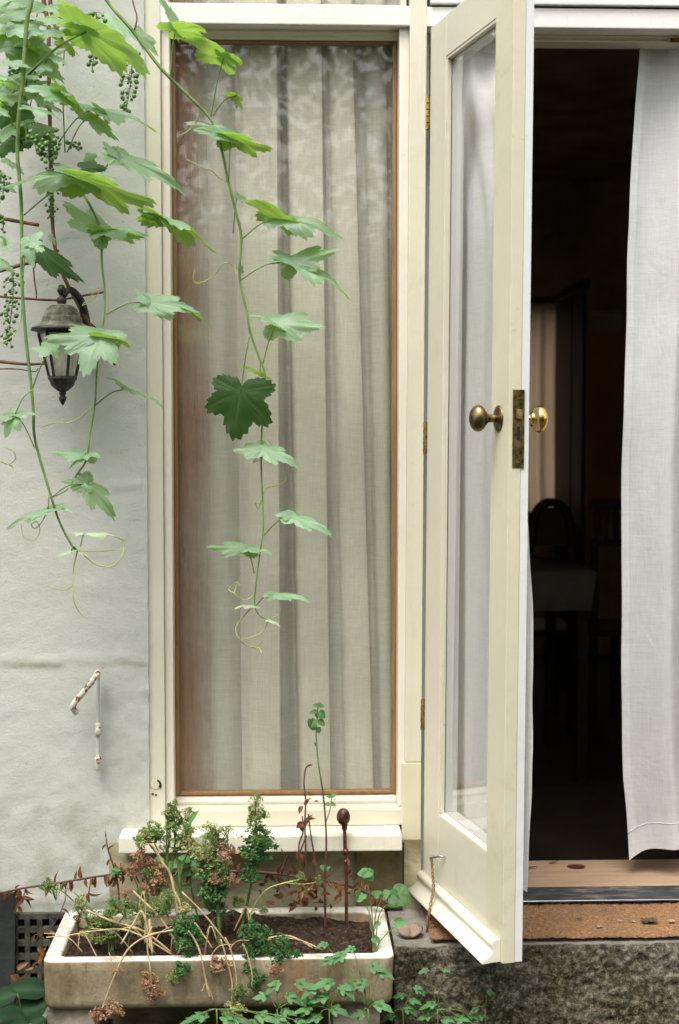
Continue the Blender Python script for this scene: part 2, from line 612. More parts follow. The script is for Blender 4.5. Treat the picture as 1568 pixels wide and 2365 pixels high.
simple('room_pale', (0.5, 0.45, 0.35), 0.8, var=0.1, scale=3)
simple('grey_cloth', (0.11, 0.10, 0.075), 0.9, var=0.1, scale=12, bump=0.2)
simple('debris', (0.09, 0.06, 0.04), 0.9, var=0.4, scale=80)
simple('chip', (0.45, 0.33, 0.22), 0.9, var=0.3, scale=80)


def mat_lantern_top():
    t = NT('weathered_metal')
    n1 = t.noise(28.0, 7, 0.7)
    c = t.ramp(n1, [(0.35, (0.03, 0.032, 0.022)), (0.5, (0.14, 0.14, 0.10)), (0.68, (0.33, 0.33, 0.29))])
    M['weathered_metal'] = t.end(t.bsdf(c, 0.65, 0.1, 0.4, t.bump(n1, 0.3, 0.004)))


def mat_peeling():
    t = NT('peeling_iron')
    n1 = t.noise(55.0, 6, 0.65)
    c = t.ramp(n1, [(0.43, (0.16, 0.07, 0.035)), (0.46, (0.55, 0.52, 0.46))])
    M['peeling_iron'] = t.end(t.bsdf(c, 0.7, 0, 0.3, t.bump(n1, 0.6, 0.004)))


def mat_concrete():
    t = NT('mossy_concrete')
    v = t.coord('Object')
    a = t.noise(3.2, 8, 0.7, v)
    b = t.noise(70.0, 8, 0.78, v)
    c = t.ramp(b, [(0.38, (0.09, 0.08, 0.05)), (0.50, (0.28, 0.255, 0.195)), (0.63, (0.58, 0.54, 0.46))])
    geo = t.n('ShaderNodeNewGeometry')
    sepn = t.n('ShaderNodeSeparateXYZ')
    t.link(geo.outputs['Normal'], sepn.inputs[0])
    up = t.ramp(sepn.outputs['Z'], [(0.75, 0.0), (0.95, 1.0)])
    moss = t.ramp(t.math('ADD', t.math('MULTIPLY', a, 0.72), t.math('MULTIPLY', t.noise(24.0, 5, 0.7, v), 0.28)), [(0.44, 0.0), (0.58, 1.0)])
    c = t.mix(t.math('MULTIPLY', moss, 0.85), c, t.ramp(b, [(0.42, (0.022, 0.024, 0.007)), (0.5, (0.09, 0.085, 0.032)), (0.60, (0.38, 0.34, 0.22))]))
    c = t.mix(up, c, t.ramp(t.noise(30.0, 6, 0.65, v), [(0.3, (0.42, 0.38, 0.32)), (0.7, (0.66, 0.62, 0.55))]))  # upward faces paler: cleaner concrete, with the edge highlight painted in
    h = t.math('ADD', t.math('MULTIPLY', b, 1.0), t.math('MULTIPLY', t.noise(150.0, 4, 0.7, v), 0.4))
    M['mossy_concrete'] = t.end(t.bsdf(c, 0.9, 0, 0.2, t.bump(h, 1.0, 0.03)))


def mat_sink():
    t = NT('glazed_stoneware')
    v = t.coord('Object')
    geo = t.n('ShaderNodeNewGeometry')
    sepn = t.n('ShaderNodeSeparateXYZ')
    t.link(geo.outputs['Normal'], sepn.inputs[0])
    top = t.ramp(sepn.outputs['Z'], [(0.45, 0.0), (0.8, 1.0)])
    runs = t.noise(1.0, 6, 0.65, t.coord('Object', (16, 16, 2.2)))
    body = t.ramp(t.noise(11.0, 7, 0.7, v), [(0.28, (0.14, 0.105, 0.055)), (0.5, (0.25, 0.205, 0.125)), (0.72, (0.36, 0.31, 0.215))])
    st = t.ramp(runs, [(0.50, 0.0), (0.66, 1.0)])
    body = t.mix(t.math('MULTIPLY', st, 0.75), body, (0.10, 0.065, 0.028))
    body = t.mix(t.math('MULTIPLY', t.ramp(t.noise(65.0, 6, 0.75, v), [(0.52, 0.0), (0.64, 1.0)]), 0.45), body, (0.09, 0.06, 0.03))
    rst = t.ramp(t.noise(1.0, 4, 0.6, t.coord('Object', (9, 9, 1.2))), [(0.62, 0.0), (0.70, 1.0)])
    body = t.mix(t.math('MULTIPLY', rst, 0.5), body, (0.20, 0.075, 0.025))
    rim = t.ramp(t.noise(22.0, 6, 0.65, v), [(0.36, (0.34, 0.29, 0.21)), (0.52, (0.66, 0.64, 0.58))])
    c = t.mix(top, body, rim)
    M['glazed_stoneware'] = t.end(t.bsdf(c, t.ramp(top, [(0, 0.75), (1, 0.5)]), 0, 0.5, t.bump(t.noise(55.0, 7, 0.7, v), 0.4, 0.005)))


def mat_soil():
    t = NT('soil')
    v = t.coord('Object')
    c = t.ramp(t.noise(85.0, 6, 0.7, v), [(0.32, (0.012, 0.008, 0.006)), (0.55, (0.055, 0.035, 0.024)), (0.74, (0.17, 0.115, 0.085))])
    M['soil'] = t.end(t.bsdf(c, 0.95, 0, 0.15, t.bump(t.noise(120.0, 5, 0.7, v), 0.9, 0.015)))


def mat_coir():
    t = NT('coir')
    v = t.coord('Object')
    a = t.noise(140.0, 5, 0.7, v)
    b = t.noise(9.0, 6, 0.65, v)
    c = t.ramp(a, [(0.3, (0.15, 0.075, 0.032)), (0.52, (0.34, 0.185, 0.092)), (0.75, (0.53, 0.345, 0.205))])
    c = t.mix(t.math('MULTIPLY', t.ramp(b, [(0.42, 0.0), (0.65, 1.0)]), 0.5), c, (0.20, 0.14, 0.10))
    M['coir'] = t.end(t.bsdf(c, 0.95, 0, 0.1, t.bump(a, 0.8, 0.01)))


def mat_worn_black():
    t = NT('worn_black')
    g = t.noise(1.0, 7, 0.75, t.coord('Object', (14, 90, 90)))
    b = t.noise(3.0, 4, 0.6)
    k = t.math('ADD', t.math('MULTIPLY', g, 0.6), t.math('MULTIPLY', b, 0.4))
    c = t.ramp(k, [(0.40, (0.022, 0.024, 0.024)), (0.50, (0.05, 0.05, 0.05)), (0.62, (0.24, 0.21, 0.18))])
    M['worn_black'] = t.end(t.bsdf(c, 0.45, 0, 0.5, t.bump(g, 0.3, 0.003)))


def mat_parsley(name, lo, hi, back):
    t = NT(name)
    oi = t.n('ShaderNodeObjectInfo')
    c = t.ramp(t.noise(75.0, 3, 0.6), [(0.3, lo), (0.7, hi)])
    bs = t.bsdf(c, 0.5, 0, 0.4)
    tl = t.n('ShaderNodeBsdfTranslucent')
    tl.inputs[0].default_value = (*back, 1)
    M[name] = t.end(t.shader_mix(0.3, bs, tl.outputs[0]))


mat_lantern_top()
mat_peeling()
mat_concrete()
mat_sink()
mat_soil()
mat_coir()
mat_worn_black()
mat_parsley('parsley_dark', (0.03, 0.10, 0.03), (0.12, 0.27, 0.09), (0.10, 0.26, 0.05))
mat_parsley('parsley_green', (0.09, 0.155, 0.04), (0.30, 0.40, 0.14), (0.26, 0.38, 0.07))
mat_parsley('parsley_pale', (0.26, 0.29, 0.09), (0.58, 0.58, 0.30), (0.5, 0.52, 0.18))
mat_parsley('parsley_brown', (0.25, 0.13, 0.07), (0.58, 0.37, 0.23), (0.45, 0.25, 0.13))
mat_parsley('hedge_leaf', (0.02, 0.05, 0.015), (0.07, 0.13, 0.035), (0.07, 0.14, 0.03))


def mat_ground():
    t = NT('garden_ground')
    v = t.coord('Object')
    c = t.ramp(t.noise(14.0, 8, 0.7, v), [(0.3, (0.02, 0.018, 0.01)), (0.7, (0.09, 0.08, 0.05))])
    c = t.mix(t.ramp(t.noise(2.0, 6, 0.6, v), [(0.45, 0.0), (0.6, 0.7)]), c, (0.03, 0.055, 0.015))
    M['garden_ground'] = t.end(t.bsdf(c, 0.95, 0, 0.2, t.bump(t.noise(60.0, 6, 0.7, v), 0.8, 0.02)))


mat_ground()

# ================================================================== the setting
ground = link('ground', grid_mesh('ground', 60, 60, lambda u, v: (-30 + 60 * u, -40 + 40.6 * v, -0.004 + 0.012 * fb(u * 60, v * 60))), 'garden_ground', smooth=True)
tag(ground, kind='structure')

# key heights and depths read from the photo
X_WL = PX(336, 0)                 # wall | window frame
X_JI = PX(376, 0)                 # frame inner edge
X_PL, X_PR = PX(939, 0), PX(978, 0)   # post between window and door
REC = 0.05                        # sash set back from the frame face
Z_LB = PZ(57, 0)                  # underside of the lintel
Z_LT = PZ(11, 0)                  # top of the lintel
Z_FB = PZ(1870, 0)                # bottom frame rail: top front edge
Z_SB = PZ(1908, 0)                # sill top at the frame
SILL_Y = -0.085
Z_SF = PZ(1931, SILL_Y)           # sill top at its front edge
Z_SU = PZ(1968, SILL_Y)           # sill underside
Z_TOP = Z_LT + 0.46               # top of the fanlights
STEP_Z = 0.325                    # top of the concrete step
STEP_Y = -0.255
X_DR = 1.15                       # right side of the doorway (outside the picture)
WALL_Y = -0.008


def wall_left(u, v):
    x = -2.4 + (X_WL + 2.4) * (1 - (1 - u) ** 2.2)
    z = -0.05 + 3.35 * v
    n = 0.0016 * fb(x * 1.4, z * 1.4, 1.3, 2) + 0.0010 * fb(x * 9, z * 13, 4.1, 4) + 0.0005 * fb(x * 45, z * 60, 2.2, 3)
    # trowel ridges where coats of render overlap
    for zz, xx0, xx1, amp in ((PZ(1522, 0), PX(-60, 0), PX(332, 0), 0.0028), (PZ(1121, 0), PX(255, 0), PX(325, 0), 0.0028), (PZ(2075, 0), PX(-40, 0), PX(260, 0), 0.002), (PZ(545, 0), PX(120, 0), PX(330, 0), 0.0018)):
        zl = zz + 0.008 * fb(x * 6, 0.0, zz, 2)
        if xx0 < x < xx1:
            d = (z - zl) / 0.010
            n += amp * math.exp(-d * d) - (amp * 0.8 if -0.03 < z - zl < 0 else 0) * math.exp((z - zl) / 0.012)
    # rougher, lumpier coat low down and beside the frame
    lump = max(0.0, min(1.0, (1.02 - z) / 0.5)) * 0.6 + 0.5 * math.exp(-(X_WL - x) / 0.07)
    n += lump * 0.0024 * fb(x * 24, z * 34, 7.7, 4)
    y = WALL_Y - n
    if u > 0.9999:
        x += 0.0035 + 0.0022 * fb(0.0, z * 30, 3.0, 4)
    return (x, y, z)


# the rendered house wall: left field, strip above, panel under the sill, right return
wall = empty('house_wall', (-1.0, 0.0, 0.0))
tag(wall, 'pale grey painted rough render house wall beside the window', 'wall')
lf = grid_mesh('render_field', 170, 330, wall_left)
link('render_field', lf, 'plaster', wall, smooth=True)
# the returned edge of the render against the frame
edge = grid_mesh('render_edge', 1, 330, lambda u, v: (wall_left(1, v)[0] - 0.0004 * u, wall_left(1, v)[1] + 0.05 * u, wall_left(1, v)[2]))
link('render_edge', edge, 'plaster', wall)
bar('wall_core', -2.4, X_WL - 0.003, WALL_Y + 0.03, 0.25, -0.05, 3.3, 'plaster', wall)
bar('wall_above', -2.4, 3.0, 0.02, 0.25, Z_TOP + 0.05, 3.3, 'plaster', wall)
bar('wall_return', X_DR + 0.07, 3.0, -0.02, 0.25, -0.05, Z_TOP + 0.05, 'plaster', wall)
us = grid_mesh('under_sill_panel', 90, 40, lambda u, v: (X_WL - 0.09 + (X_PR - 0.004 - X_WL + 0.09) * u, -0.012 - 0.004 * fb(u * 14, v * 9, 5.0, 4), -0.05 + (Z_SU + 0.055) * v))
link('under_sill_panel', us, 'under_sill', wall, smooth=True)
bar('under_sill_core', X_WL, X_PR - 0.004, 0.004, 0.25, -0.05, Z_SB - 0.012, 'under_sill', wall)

_b0, _b1 = P(822, 2020, -0.02), P(929, 2020, -0.02)
bar('bare_board', _b0.x, _b1.x, -0.026, -0.004, PZ(2100, -0.02), Z_SU - 0.001, 'bare_board', wall, bevel=0.002)
bar('open_joint', _b1.x + 0.0006, _b1.x + 0.0045, -0.014, -0.003, PZ(2075, -0.02), Z_SU - 0.001, 'hole_black', wall, bevel=0)
# ------------------------------------------------------------------ fixed window with fanlight
win = empty('window', ((X_WL + X_PL) / 2, 0.0, Z_SB))
tag(win, 'tall cream framed fixed window with brown glazing beads and linen behind it', 'window')
ZB = Z_SB - 0.0
bar('jamb', X_WL + 0.001, X_JI, 0.0, 0.12, Z_SB, Z_TOP, 'cream_paint', win)
bar('lintel', X_JI + 0.0005, X_PL + 0.008, -0.003, 0.12, Z_LB, Z_LT, 'lintel_paint', win)
bar('bottom_rail', X_JI + 0.0005, X_PL - 0.0005, -0.002, 0.12, Z_SB + 0.0005, Z_FB, 'cream_paint', win)
bar('head', X_JI + 0.0005, X_PL - 0.0005, -0.002, 0.12, Z_TOP - 0.05, Z_TOP, 'cream_paint', win)
# sash members set back
s_l, s_r = PX(400, REC), PX(917, REC)
g_t, g_b = PZ(90, REC), PZ(1842, REC)
bar('sash_stile', X_JI + 0.0002, s_l, 0.012, 0.10, Z_FB + 0.0005, Z_LB - 0.0005, 'bead_paint', win, bevel=0.004)
bar('sash_stile', s_r, X_PL + 0.006, 0.012, 0.10, Z_FB + 0.0005, Z_LB - 0.0005, 'bead_paint', win, bevel=0.004)
top_prof = [(REC - 0.012, Z_LB - 0.0005), (REC - 0.012, Z_LB - 0.006), (REC - 0.004, Z_LB - 0.010), (REC - 0.002, Z_LB - 0.016), (REC + 0.004, Z_LB - 0.020), (REC + 0.004, g_t), (0.10, g_t), (0.10, Z_LB - 0.0005)]
MB().prism(top_prof, s_l + 0.0005, s_r - 0.0005, 'x').build('sash_rail', 'cream_paint', win, bevel=0.001)
low_prof = [(REC, Z_FB + 0.0005), (REC - 0.001, PZ(1850, REC)), (REC + 0.018, g_b + 0.004), (0.10, g_b + 0.004), (0.10, Z_FB + 0.0005)]
MB().prism(low_prof, s_l + 0.0005, s_r - 0.0005, 'x').build('sash_rail', 'cream_paint', win, bevel=0.001)
# brown glazing beads
GY = REC + 0.020
bw = 0.0095
bar('glazing_bead', s_l + 0.0005, s_l + bw, GY - 0.010, GY + 0.012, g_b + 0.005, g_t - 0.0005, 'bead_wood', win, bevel=0.002)
bar('glazing_bead', s_r - bw - 0.002, s_r - 0.0005, GY - 0.010, GY + 0.012, g_b + 0.005, g_t - 0.0005, 'bead_wood', win, bevel=0.002)
bar('glazing_bead', s_l + bw + 0.0005, s_r - bw - 0.0025, GY - 0.010, GY + 0.012, g_t - 0.0075, g_t - 0.0005, 'bead_wood', win, bevel=0.002)
bar('glazing_bead', s_l + bw + 0.0005, s_r - bw - 0.0025, GY - 0.010, GY + 0.012, g_b + 0.005, g_b + 0.0125, 'bead_wood', win, bevel=0.002)
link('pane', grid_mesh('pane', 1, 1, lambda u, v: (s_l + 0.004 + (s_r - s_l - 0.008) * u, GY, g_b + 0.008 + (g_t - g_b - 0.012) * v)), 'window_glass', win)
# fanlight over it
bar('fanlight_sill', X_JI + 0.001, X_PL - 0.001, 0.012, 0.09, Z_LT + 0.0005, Z_LT + 0.006, 'cream_paint', win)
bar('fanlight_stile', X_JI + 0.001, s_l - 0.004, 0.02, 0.09, Z_LT + 0.0065, Z_TOP - 0.0505, 'cream_paint', win)
bar('fanlight_stile', s_r + 0.004, X_PL - 0.001, 0.02, 0.09, Z_LT + 0.0065, Z_TOP - 0.0505, 'cream_paint', win)
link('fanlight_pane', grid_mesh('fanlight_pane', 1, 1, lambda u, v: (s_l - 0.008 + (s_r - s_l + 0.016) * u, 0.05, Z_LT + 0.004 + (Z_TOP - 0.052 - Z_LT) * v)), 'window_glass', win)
# the sill, its horn lapping over the render on the left
x_s0, x_s1 = PX(266, SILL_Y), PX(931, SILL_Y)
sp = [(SILL_Y, Z_SU), (SILL_Y, Z_SF), (0.0 - 0.0005, Z_SB - 0.0005), (0.10, Z_SB - 0.0005), (0.10, Z_SU + 0.01), (0.0, Z_SU)]
MB().prism(sp, x_s0, x_s1, 'x').build('sill', 'sill_paint', win, bevel=0.003)
# old filled lock hole low on the jamb
hole = P(359, 1812, 0)
mt = Matrix.Translation((hole.x, 0.0, hole.z)) @ Matrix.Rotation(R(90), 4, 'X')
MB().lathe([(0.0115, -0.0005), (0.0115, 0.0012), (0.0095, 0.0018), (0.001, 0.0018)], 20, mt).build('keyhole_patch', 'cream_paint_worn', win, smooth=False)
arc = [Vector((hole.x + 0.0115 * math.cos(a), -0.002, hole.z + 0.0115 * math.sin(a))) for a in [R(70 - 20 * i) for i in range(6)]]
MB().tube(arc, 0.0016, 0.0035, 6, 3).build('keyhole_gap', 'hole_black', win)
for (qx, qy) in ((361, 1808), (353, 1834), (360, 1836)):
    q = P(qx, qy, 0)
    MB().lathe([(0.0028, 0.0), (0.0022, 0.0014), (0.0004, 0.0016)], 8, Matrix.Translation((q.x, 0.0, q.z)) @ Matrix.Rotation(R(90), 4, 'X')).build('screw_rust', 'rust', win)

# ------------------------------------------------------------------ door frame
dfr = empty('door_frame', (0.7, 0.0, STEP_Z))
tag(dfr, 'cream doorway frame with hinge post, lintel and pale wood threshold', 'door frame')
ZP = PZ(1762, 0)
Z_PB = 0.345
LEAN = 0.0045                      # the old post and door stand slightly out of plumb


def lean(o):
    for v in o.data.vertices:
        v.co.x += LEAN * (v.co.z - 1.33)
    return o


lean(bar('hinge_post', X_PL, X_PR, -0.0045, 0.12, ZP, Z_TOP, 'cream_paint', dfr))
lean(bar('post_foot', X_PL - 0.006, X_PR, -0.006, 0.12, Z_PB - 0.06, ZP - 0.0008, 'cream_paint_worn', dfr))
ZD = PZ(66, 0, 1400)
bar('door_lintel', X_PR - 0.003, X_DR, -0.003, 0.12, ZD, PZ(20.5, 0, 1400), 'lintel_paint', dfr)
st_prof = [(REC, ZD - 0.0005), (REC, ZD - 0.006), (REC + 0.006, ZD - 0.010), (REC + 0.001, ZD - 0.013), (REC + 0.001, PZ(97, REC, 1400)), (0.11, PZ(97, REC, 1400)), (0.11, ZD - 0.0005)]
MB().prism(st_prof, X_PR + 0.02, X_DR, 'x').build('door_stop', 'cream_paint', dfr, bevel=0.001)
bar('jamb', X_DR + 0.0005, X_DR + 0.07, -0.003, 0.12, Z_PB - 0.01, Z_TOP, 'cream_paint', dfr)
bar('frame_head', X_PR + 0.0005, X_DR, -0.002, 0.12, Z_TOP - 0.03, Z_TOP, 'cream_paint', dfr)
bar('stop_bead', X_PR + 0.0005, X_PR + 0.016, REC, 0.11, Z_PB, ZD - 0.001, 'white_gloss', dfr)
# hopper fanlight sash over the door, a dark gap below it
zf = PZ(15.5, 0, 1400)
bar('fanlight_rail', X_PR + 0.012, X_DR - 0.006, -0.012, 0.05, zf, zf + 0.055, 'white_gloss', dfr)
bar('fanlight_stile', X_PR + 0.012, X_PR + 0.062, -0.0115, 0.05, zf + 0.0555, Z_TOP - 0.032, 'white_gloss', dfr)
bar('fanlight_stile', X_DR - 0.056, X_DR - 0.006, -0.0115, 0.05, zf + 0.0555, Z_TOP - 0.032, 'white_gloss', dfr)
bar('gap_backing', X_PR + 0.001, X_DR - 0.001, 0.004, 0.11, PZ(20.5, 0, 1400) + 0.0005, zf + 0.02, 'dark_wood', dfr)
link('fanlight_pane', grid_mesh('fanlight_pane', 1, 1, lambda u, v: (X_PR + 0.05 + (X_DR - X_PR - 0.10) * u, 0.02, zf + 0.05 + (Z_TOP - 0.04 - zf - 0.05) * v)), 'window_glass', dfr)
ct = P(1560, 92, REC)
bar('catch_plate', ct.x - 0.012, ct.x + 0.05, REC - 0.003, REC + 0.001, ct.z - 0.006, ct.z + 0.004, 'plate_brass', dfr, bevel=0.001)
# threshold: wooden sill board, worn black nosing, dark riser
ZW = PZ(2045, 0.045, 1400)
WB = on_plane(1400, 1985, Vector((0, 0, ZW)), Vector((0, 0, 1))).y
bar('threshold_board', X_PR + 0.001, X_DR, 0.045, WB, ZW - 0.04, ZW, 'sill_wood', dfr, bevel=0.004)
ZN = PZ(2079, -0.02, 1400)
np_ = [(0.0445, ZW - 0.0015), (-0.018, ZN + 0.001), (-0.0195, ZN - 0.004), (-0.012, ZN - 0.007), (0.0445, ZN - 0.007)]
MB().prism(np_, X_PR + 0.001, X_DR, 'x').build('threshold_nosing', 'worn_black', dfr, bevel=0.001)
bar('threshold_riser', X_PR + 0.001, X_DR, -0.005, 0.12, STEP_Z + 0.0005, ZN - 0.0075, 'slate', dfr)
MB().tube([(X_PR + 0.10, -0.0195, ZN - 0.0006), (X_DR, -0.0195, ZN - 0.0006)], 0.0007, seg=6, smooth=1).build('metal_trim', 'steel', dfr)

# ------------------------------------------------------------------ the open door (built closed about its hinge, then swung)
DA = R(76.7)
hinge_p = Vector((PX(984, 0), -0.004, 0.0))
z_d0 = _CO.z - 1.058          # bottom edge
z_d1 = ZD - 0.004            # top edge
DW, DT = 0.496, 0.044
door = empty('french_door', (hinge_p.x + LEAN * (z_d0 - 1.33), hinge_p.y, z_d0), -DA)
door.rotation_euler = (Matrix.Rotation(LEAN * 1.3, 3, 'Y') @ Matrix.Rotation(-DA, 3, 'Z')).to_euler()
tag(door, 'open cream glazed door leaf with brass knobs and a moulded drip board', 'door')
U = Vector((math.cos(DA), -math.sin(DA), 0))
N_ = Vector((math.sin(DA), math.cos(DA), 0))


def dl(x, y, off=0.0):
    """pixel on the door's outer face -> local door coordinates"""
    w = on_plane(x, y, hinge_p + N_ * off, N_) - Vector((hinge_p.x, hinge_p.y, z_d0))
    return Vector((w.dot(U), w.dot(N_), w.z))


gl_l, gl_r = dl(1019, 1000).x, dl(1132, 1000).x
gl_b, gl_t = dl(1003, 1874).z, dl(1020, 131).z
DH = z_d1 - z_d0
D0 = 0.001
T1 = 0.026                   # outer layer; the inner part of the edge is painted white
bar('hinge_stile', 0.0, gl_l, 0.0, DT, 0, DH, 'cream_paint', door, True, 0.0015)
bar('lock_stile', gl_r, DW, 0.0, T1, 0, DH, 'cream_paint_worn', door, True, 0.0012)
bar('lock_stile_inner', gl_r, DW - 0.0015, T1 + 0.0008, DT, 0, DH, 'white_gloss', door, True, 0.0015)
bar('top_rail', gl_l + 0.0003, gl_r - 0.0003, 0.0006, DT - 0.0006, gl_t, DH, 'cream_paint', door, True, 0.001)
bar('bottom_rail', gl_l + 0.0003, gl_r - 0.0003, 0.0006, DT - 0.0006, 0, gl_b, 'cream_paint', door, True, 0.001)
gy = 0.013
link('pane', grid_mesh('pane', 1, 1, lambda u, v: (gl_l + (gl_r - gl_l) * u, gy, gl_b + (gl_t - gl_b) * v)), 'door_glass', door, True)
# beads: outer putty line, inner bead round the glass
e = 0.0004
bar('putty_bead', gl_l + e, gl_l + 0.007, 0.002, gy - 0.001, gl_b + 0.0075, gl_t - 0.0075, 'cream_paint', door, True, 0.001)
bar('putty_bead', gl_l + e, gl_r - e, 0.002, gy - 0.001, gl_t - 0.007, gl_t - e, 'cream_paint', door, True, 0.001)
MB().prism([(0.0008, gl_b + e), (0.0008, gl_b + 0.003), (gy - 0.001, gl_b + 0.009), (gy - 0.001, gl_b + e)], gl_l + e, gl_r - e, 'x').build('putty_bead', 'cream_paint', door, True, 0.0006)
bar('inner_bead', gl_l + e, gl_l + 0.008, gy + 0.001, DT - 0.002, gl_b + 0.0095, gl_t - 0.0095, 'white_gloss', door, True, 0.001)
bar('inner_bead', gl_r - 0.008, gl_r - e, gy + 0.001, DT - 0.002, gl_b + 0.0095, gl_t - 0.0095, 'white_gloss', door, True, 0.001)
bar('inner_bead', gl_l + e, gl_r - e, gy + 0.001, DT - 0.002, gl_t - 0.009, gl_t - e, 'white_gloss', door, True, 0.001)
bar('inner_bead', gl_l + e, gl_r - e, gy + 0.001, DT - 0.002, gl_b + e, gl_b + 0.009, 'white_gloss', door, True, 0.001)
# drip board: an ogee weather moulding along the foot of the door
dt_, db_ = dl(1155, 2164).z, -0.002
hh = dt_ - db_
prof = [(-0.0005, 0.0), (-0.010, -0.001), (-0.0155, -0.005), (-0.0185, -0.011), (-0.0180, -0.018), (-0.0150, -0.024), (-0.0140, -0.029), (-0.0160, -0.035), (-0.0210, -0.042), (-0.0280, -0.049), (-0.0360, -0.056), (-0.0400, -0.060), (-0.0385, -0.063), (-0.020, -0.0605), (-0.0005, -0.060)]
prof = [(u, dt_ + w * (hh / 0.063)) for u, w in prof]
db = MB().prism(prof, -0.002, DW - 0.012, 'x').build('drip_board', 'sill_paint', door, True)
db.data.polygons.foreach_set('use_smooth', [len(p.vertices) == 4 for p in db.data.polygons])
# hinges
for (hx, hy, hl) in ((980, 261, 0.074), (974.5, 1011, 0.074), (972, 1650, 0.074)):
    zc = P(hx, hy, hinge_p.y).z - z_d0
    h = empty('hinge', (0, 0, 0))
    h.parent = door
    h.location = (-0.0045, -0.0045, zc)
    for k in range(5):
        z0 = -hl / 2 + hl * k / 5
        MB().lathe([(0.0035, z0 + 0.0006), (0.0056, z0 + 0.0012), (0.0056, z0 + hl / 5 - 0.0012), (0.0035, z0 + hl / 5 - 0.0006)], 12).build('knuckle', 'hinge_brass', h, True, smooth=False)
    MB().box(0.004, 0.0062, 0.004, 0.03, -hl / 2, hl / 2).build('leaf_plate', 'hinge_brass', h, True)
# knobs
kz = dl(1149, 966).z
kx = dl(1149, 966).x


def knob(side, mat, y0, rose_mat, h0):
    k = empty('door_knob', (0, 0, 0))
    k.parent = door
    k.location = (kx, y0, kz)
    rot = Matrix.Rotation(R(90 * side), 4, 'X')
    MB().lathe([(0.0005, -0.001), (0.0265, -0.001), (0.0268, 0.0012), (0.024, 0.0035), (0.014, 0.0062), (0.010, 0.0075), (0.0005, 0.008)], 32, rot, sx=0.95, sy=1.0).build('rose', rose_mat, k, True, smooth=True)
    prof_ = [(0.0005, 0.004), (0.0090, 0.006), (0.0082, 0.012), (0.0075, 0.018), (0.0095, 0.024), (0.014, 0.027)]
    for i in range(13):
        a = math.pi * (0.16 + 0.84 * i / 12)
        prof_.append((max(0.0004, 0.0270 * math.sin(a)), 0.044 - 0.0175 * math.cos(a)))
    MB().lathe(prof_, 32, rot, sx=0.86, sy=1.0).build('handle', mat, k, True, smooth=True)
    return k


k1 = knob(1, 'old_brass', 0.0, 'old_brass', 1)
k1['label'] = 'dull aged brass outer door knob'
k2 = knob(-1, 'brass', DT, 'brass', 1)
k2['label'] = 'bright polished brass inner door knob'
# mortice lock forend let into the edge
lz0 = on_plane(1192, 1080, hinge_p + U * DW, U).z - z_d0
lz1 = on_plane(1192, 899, hinge_p + U * DW, U).z - z_d0
lock = bar('lock_plate', DW - 0.004, DW + 0.0012, 0.008, 0.033, lz0, lz1, 'plate_brass', door, True, 0.0008)
lc = (lz0 + lz1) / 2
lh = lz1 - lz0


def lk(name, y0, y1, f0, f1, mat, d=0.004):
    return bar(name, DW + 0.0013, DW + 0.0013 + d, y0, y1, lz0 + lh * f0, lz0 + lh * f1, mat, lock, False if False else True, 0.0006)


for o in (lk('latch_bolt', 0.014, 0.026, 0.625, 0.75, 'hinge_brass', 0.005), lk('deadbolt_slot', 0.0165, 0.0235, 0.36, 0.53, 'hole_black', 0.0004)):
    o.parent = lock
for f in (0.09, 0.905):
    MB().lathe([(0.0045, 0.0), (0.0042, 0.0009), (0.0016, 0.0005), (0.0003, 0.0003)], 12, Matrix.Translation((DW + 0.0013, 0.0205, lz0 + lh * f)) @ Matrix.Rotation(R(90), 4, 'Y')).build('screw', 'old_brass', lock, True)
# little bolt pin on the inner face under the knob
pz_ = on_plane(1224, 1030, hinge_p + N_ * DT, N_).z - z_d0
MB().lathe([(0.0022, 0.0), (0.0022, 0.014), (0.0012, 0.020), (0.0003, 0.021)], 8, Matrix.Translation((kx + 0.005, DT, pz_)) @ Matrix.Rotation(R(-90), 4, 'X')).build('key_pin', 'steel', door, True)
# bright hook screwed to the bottom rail
hk = dl(1012, 1980)
hk2 = dl(1031, 1979)
MB().tube([(hk2.x, 0.001, hk2.z), (hk2.x - 0.004, -0.012, hk2.z + 0.001), (hk.x + 0.01, -0.018, hk.z + 0.002), (hk.x, -0.012, hk.z), (hk.x - 0.004, -0.006, hk.z + 0.002)], 0.0028, 0.0018, 8, 5).build('hook', 'steel', door, True, smooth=True)


def dworld(v):
    return world_of(door) @ Vector(v)


# string hanging from the hook, two twisted strands, knotted, clear of the drip board
s0 = dworld((hk.x, -0.012, hk.z))
s1 = dworld(dl(1005, 2052, -0.022))
s2 = dworld(dl(995, 2112, -0.043))
s3 = dworld(dl(990, 2168, -0.043))
path = spline([s0, s0.lerp(s1, 0.5), s1, s2, s3], 16)
sb = MB()
for ph in (0, math.pi):
    pts = []
    for i, p in enumerate(path):
        a = ph + i * 0.75
        pts.append(p + Vector((0.0022 * math.cos(a), 0.0022 * math.sin(a), 0)))
    sb.tube(pts, 0.0016, 0.0016, 5, 1)
for i in range(7):
    q = path[-1] + Vector((random.uniform(-.003, .003), random.uniform(-.003, .003), 0.01))
    sb.tube([q, q + Vector((random.uniform(-.006, .006), random.uniform(-.004, .004), -0.028))], 0.0007, 0.0004, 4, 1)
tag(sb.build('string', 'string'), 'frayed brown twisted string hanging from the hook on the door', 'string')

# ================================================================== step, mat, sink
X_ST = PX(914, STEP_Y)


